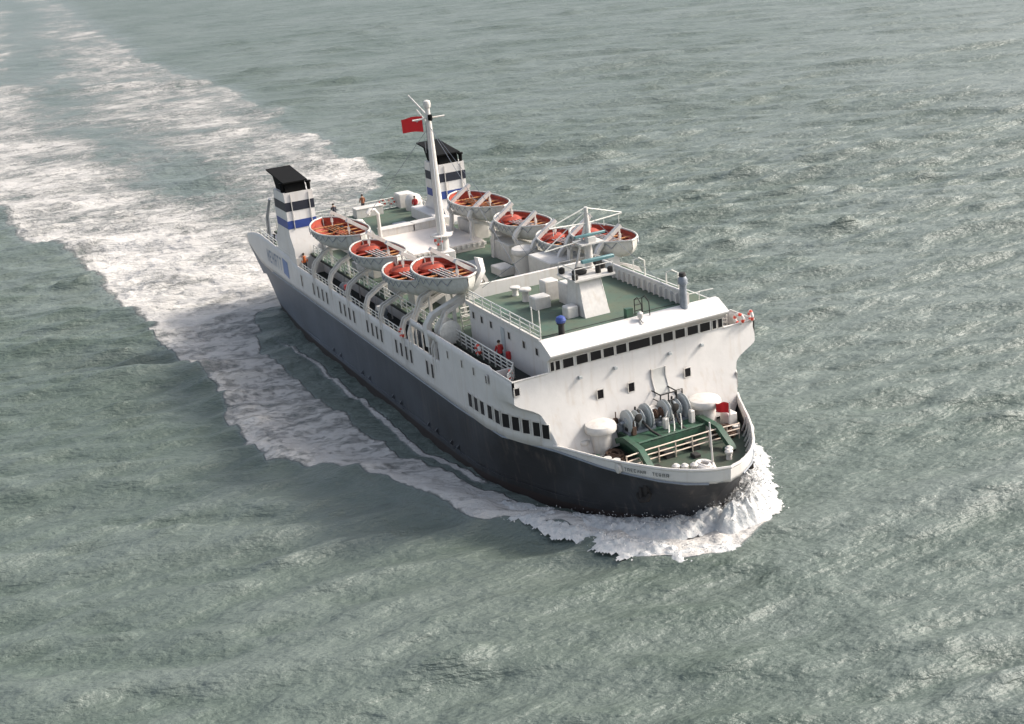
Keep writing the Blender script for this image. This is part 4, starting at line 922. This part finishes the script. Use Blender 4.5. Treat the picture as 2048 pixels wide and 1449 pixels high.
# ---------------------------------------------------------------- loose things: lockers, benches, lifebuoys, people
def bench(x, y, z, L_, label, rz=math.pi/2):
    r_ = empty("deck_bench", (x, y, z), rz)
    b_ = MB(); b_.box(-L_/2, L_/2, -.55, .05, .42, .52, ch=.02); b_.build("seat", WHITE2, r_)
    b_ = MB(); b_.box(-L_/2, L_/2, .05, .13, .5, 1.0, ch=.02); b_.build("backrest", WHITE2, r_)
    for s_ in (-1, 0, 1):
        b_ = MB(); b_.box(s_*L_*.45-.05, s_*L_*.45+.05, -.5, .1, 0, .42); b_.build("leg", WHITE2, r_)
    tag(r_, label, "bench", "white benches on the after deck"); return r_
def locker(x0, x1, y0, y1, z, h_, label):
    r_ = empty("deck_locker_box", ((x0+x1)/2, (y0+y1)/2, z)); a, b_ = (x1-x0)/2, (y1-y0)/2
    m = MB(); m.box(-a, a, -b_, b_, 0, h_-.08); m.build("body", WHITE2, r_); m = MB(); m.box(-a-.05, a+.05, -b_-.05, b_+.05, h_-.08, h_, ch=.03); m.build("lid", WHITE2, r_)
    tag(r_, label, "locker", "white lockers round the after deck"); return r_
locker(-46.4, -45.2, -1.3, 2.0, 9.3, .75, "long white locker on the pale deckhouse top, starboard of the pair behind the mast")
locker(-46.4, -45.2, 2.15, 5.4, 9.3, .75, "long white locker on the pale deckhouse top, port one of the pair behind the mast")
locker(-59.2, -57.9, .6, 3.6, 8.6, 1.0, "low white locker at the after edge of the green stern deck")
bench(-52.6, -5.6, 8.6, 3.2, "white bench in front of the starboard funnel casing on the after deck", 0)
bench(-56.5, -4.6, 8.6, 3.0, "white bench at the starboard after corner of the green stern deck", math.pi/2)

def torus(m, R_, r_, mi_fn, n=28, k=8):
    vs = []; fs = []; mi = []
    for i in range(n):
        a = 2*math.pi*i/n
        for j in range(k):
            b_ = 2*math.pi*j/k; vs.append(((R_+r_*math.cos(b_))*math.cos(a), r_*math.sin(b_), (R_+r_*math.cos(b_))*math.sin(a)))
    for i in range(n):
        for j in range(k): m.add([], []); fs.append(([i*k+j, ((i+1) % n)*k+j, ((i+1) % n)*k+(j+1) % k, i*k+(j+1) % k], mi_fn(i/n)))
    o = len(m.v); m.v += vs
    for f_, q in fs: m.f.append([o+v_ for v_ in f_]); m.m.append(q)
def lifebuoy(x, y, z, rz, label):
    m = MB(); torus(m, .32, .12, lambda u: 1 if int(u*8) % 2 else 0)
    o = m.build("lifebuoy", [WROPE, mat("buoy_orange", (.60, .07, .04), .6)], None); o.location = (x, y, z); o.rotation_euler = (0, 0, rz); tag(o, label, "lifebuoy", "red and white lifebuoys on the railings"); return o
lifebuoy(-8.6, -8.02, 9.25, 0, "red and white lifebuoy midway along the starboard bridge-deck railing")
lifebuoy(-2.35, -8.5, 9.25, -.6, "red and white lifebuoy on the railing at the starboard bridge wing")
lifebuoy(-19.9, -9.55, 7.95, 0, "red and white lifebuoy on the starboard rail just aft of the raised side opening")
lifebuoy(-60.05, 4.3, 9.3, math.pi/2, "red and white lifebuoy on the stern railing, nearer the centre")
lifebuoy(-60.05, 5.4, 9.3, math.pi/2, "red and white lifebuoy on the stern railing, nearer the port side")
lifebuoy(-32.55, -.55, 11.2, math.pi/2, "red and white lifebuoy on the foot of the main mast")
lifebuoy(-.1, 8.3, 9.95, .5, "inner red lifebuoy on the port bridge wing")
lifebuoy(-.1, 9.3, 9.95, -.3, "outer red lifebuoy on the port bridge wing")

def person(x, y, z, rz, ci, pose, label):
    """pose: 'stand', 'lean', 'walk'; one continuous skinned body with clothes as children"""
    root = empty("person", (x, y, z), rz)
    st = {'stand': (.05, .05, 0), 'lean': (.12, .0, .18), 'walk': (.32, -.28, .06)}[pose]
    hx = st[2]
    J = {'p': (0, 0, .93), 'c': (hx*.5, 0, 1.2), 's': (hx, 0, 1.43), 'n': (hx*1.1, 0, 1.52), 'h': (hx*1.2+.02, 0, 1.64), 't': (hx*1.2+.01, 0, 1.75),
         'ls': (hx, .18, 1.42), 'le': (hx+.06, .27, 1.14), 'lw': (hx+.25, .24, .95), 'lh': (hx+.33, .22, .93), 'rs': (hx, -.18, 1.42), 're': (hx+.02, -.27, 1.14), 'rw': (hx+.18, -.25, .92), 'rh': (hx+.26, -.24, .89),
         'lk': (st[0]*.6+.04, .10, .49), 'la': (st[0], .10, .08), 'lf': (st[0]+.18, .11, .03), 'rk': (st[1]*.6+.04, -.10, .49), 'ra': (st[1], -.10, .08), 'rf': (st[1]+.18, -.11, .03), 'lp': (0, .09, .88), 'rp': (0, -.09, .88)}
    ks = list(J); E_ = [('p', 'c'), ('c', 's'), ('s', 'n'), ('n', 'h'), ('h', 't'), ('s', 'ls'), ('ls', 'le'), ('le', 'lw'), ('lw', 'lh'), ('s', 'rs'), ('rs', 're'), ('re', 'rw'), ('rw', 'rh'), ('p', 'lp'), ('lp', 'lk'), ('lk', 'la'), ('la', 'lf'), ('p', 'rp'), ('rp', 'rk'), ('rk', 'ra'), ('ra', 'rf')]
    rad = dict(p=.14, c=.13, s=.12, n=.055, h=.105, t=.07, ls=.065, rs=.065, le=.045, re=.045, lw=.032, rw=.032, lh=.035, rh=.035, lp=.095, rp=.095, lk=.06, rk=.06, la=.042, ra=.042, lf=.035, rf=.035)
    me = bpy.data.meshes.new("body"); me.from_pydata([J[k] for k in ks], [(ks.index(a), ks.index(b_)) for a, b_ in E_], []); me.materials.append(SKIN)
    o = bpy.data.objects.new("body", me); COL.objects.link(o); o.parent = root
    md = o.modifiers.new("skin", 'SKIN'); me.skin_vertices
    if not me.skin_vertices: me.skin_vertices.new() if hasattr(me.skin_vertices, 'new') else None
    for k, sv_ in zip(ks, me.skin_vertices[0].data): sv_.radius = (rad[k], rad[k]); sv_.use_root = (k == 'p')
    o.modifiers.new("sub", 'SUBSURF').render_levels = 1
    V_ = lambda k: Vector(J[k])
    j = MB(); j.path([V_('p')+Vector((0, 0, -.06)), V_('c'), V_('s')+Vector((0, 0, .04))], [.19, .18, .16], 10)
    for s_ in 'lr': j.path([V_(s_+'s'), V_(s_+'e'), V_(s_+'w')], [.085, .065, .05], 8)
    j.build("jacket", CL[ci], root)
    tr = MB()
    for s_ in 'lr': tr.path([V_(s_+'p')+Vector((0, 0, .06)), V_(s_+'k'), V_(s_+'a')], [.12, .085, .065], 8)
    tr.build("trousers", CL[1], root)
    h_ = MB(); h_.lathe((J['h'][0]-.02, 0, 1.70), [(.118, -.06), (.125, 0), (.10, .07), (.04, .11)], 12); h_.build("hair", HAIR, root)
    tag(root, label, "person"); return root
person(-6.3, -7.35, 8.6, math.pi, 0, 'walk', "person in red walking along the starboard side of the wheelhouse")
person(-47.5, -8.7, 7.0, 0, 3, 'stand', "person in orange standing at the foot of the starboard funnel casing")
person(-59.2, -1.4, 8.6, math.pi, 1, 'lean', "person in dark clothes leaning at the stern beside the low white locker")
person(-59.35, 1.9, 9.0, math.pi, 2, 'stand', "person in brown standing at the stern just behind the low white locker")
person(-47.3, -4.3, 8.6, .6, 2, 'stand', "person in brown standing inboard of the largest starboard lifeboat, aftermost of three")
person(-46.9, -3.2, 8.6, .2, 0, 'walk', "person in red standing inboard of the largest starboard lifeboat, middle of three")
person(-47.0, -2.2, 8.6, -.4, 1, 'stand', "person in dark clothes inboard of the largest starboard lifeboat, foremost of three")
person(-55.6, 6.4, 8.6, -.5, 0, 'stand', "person in red standing on the green after deck near the port funnel")
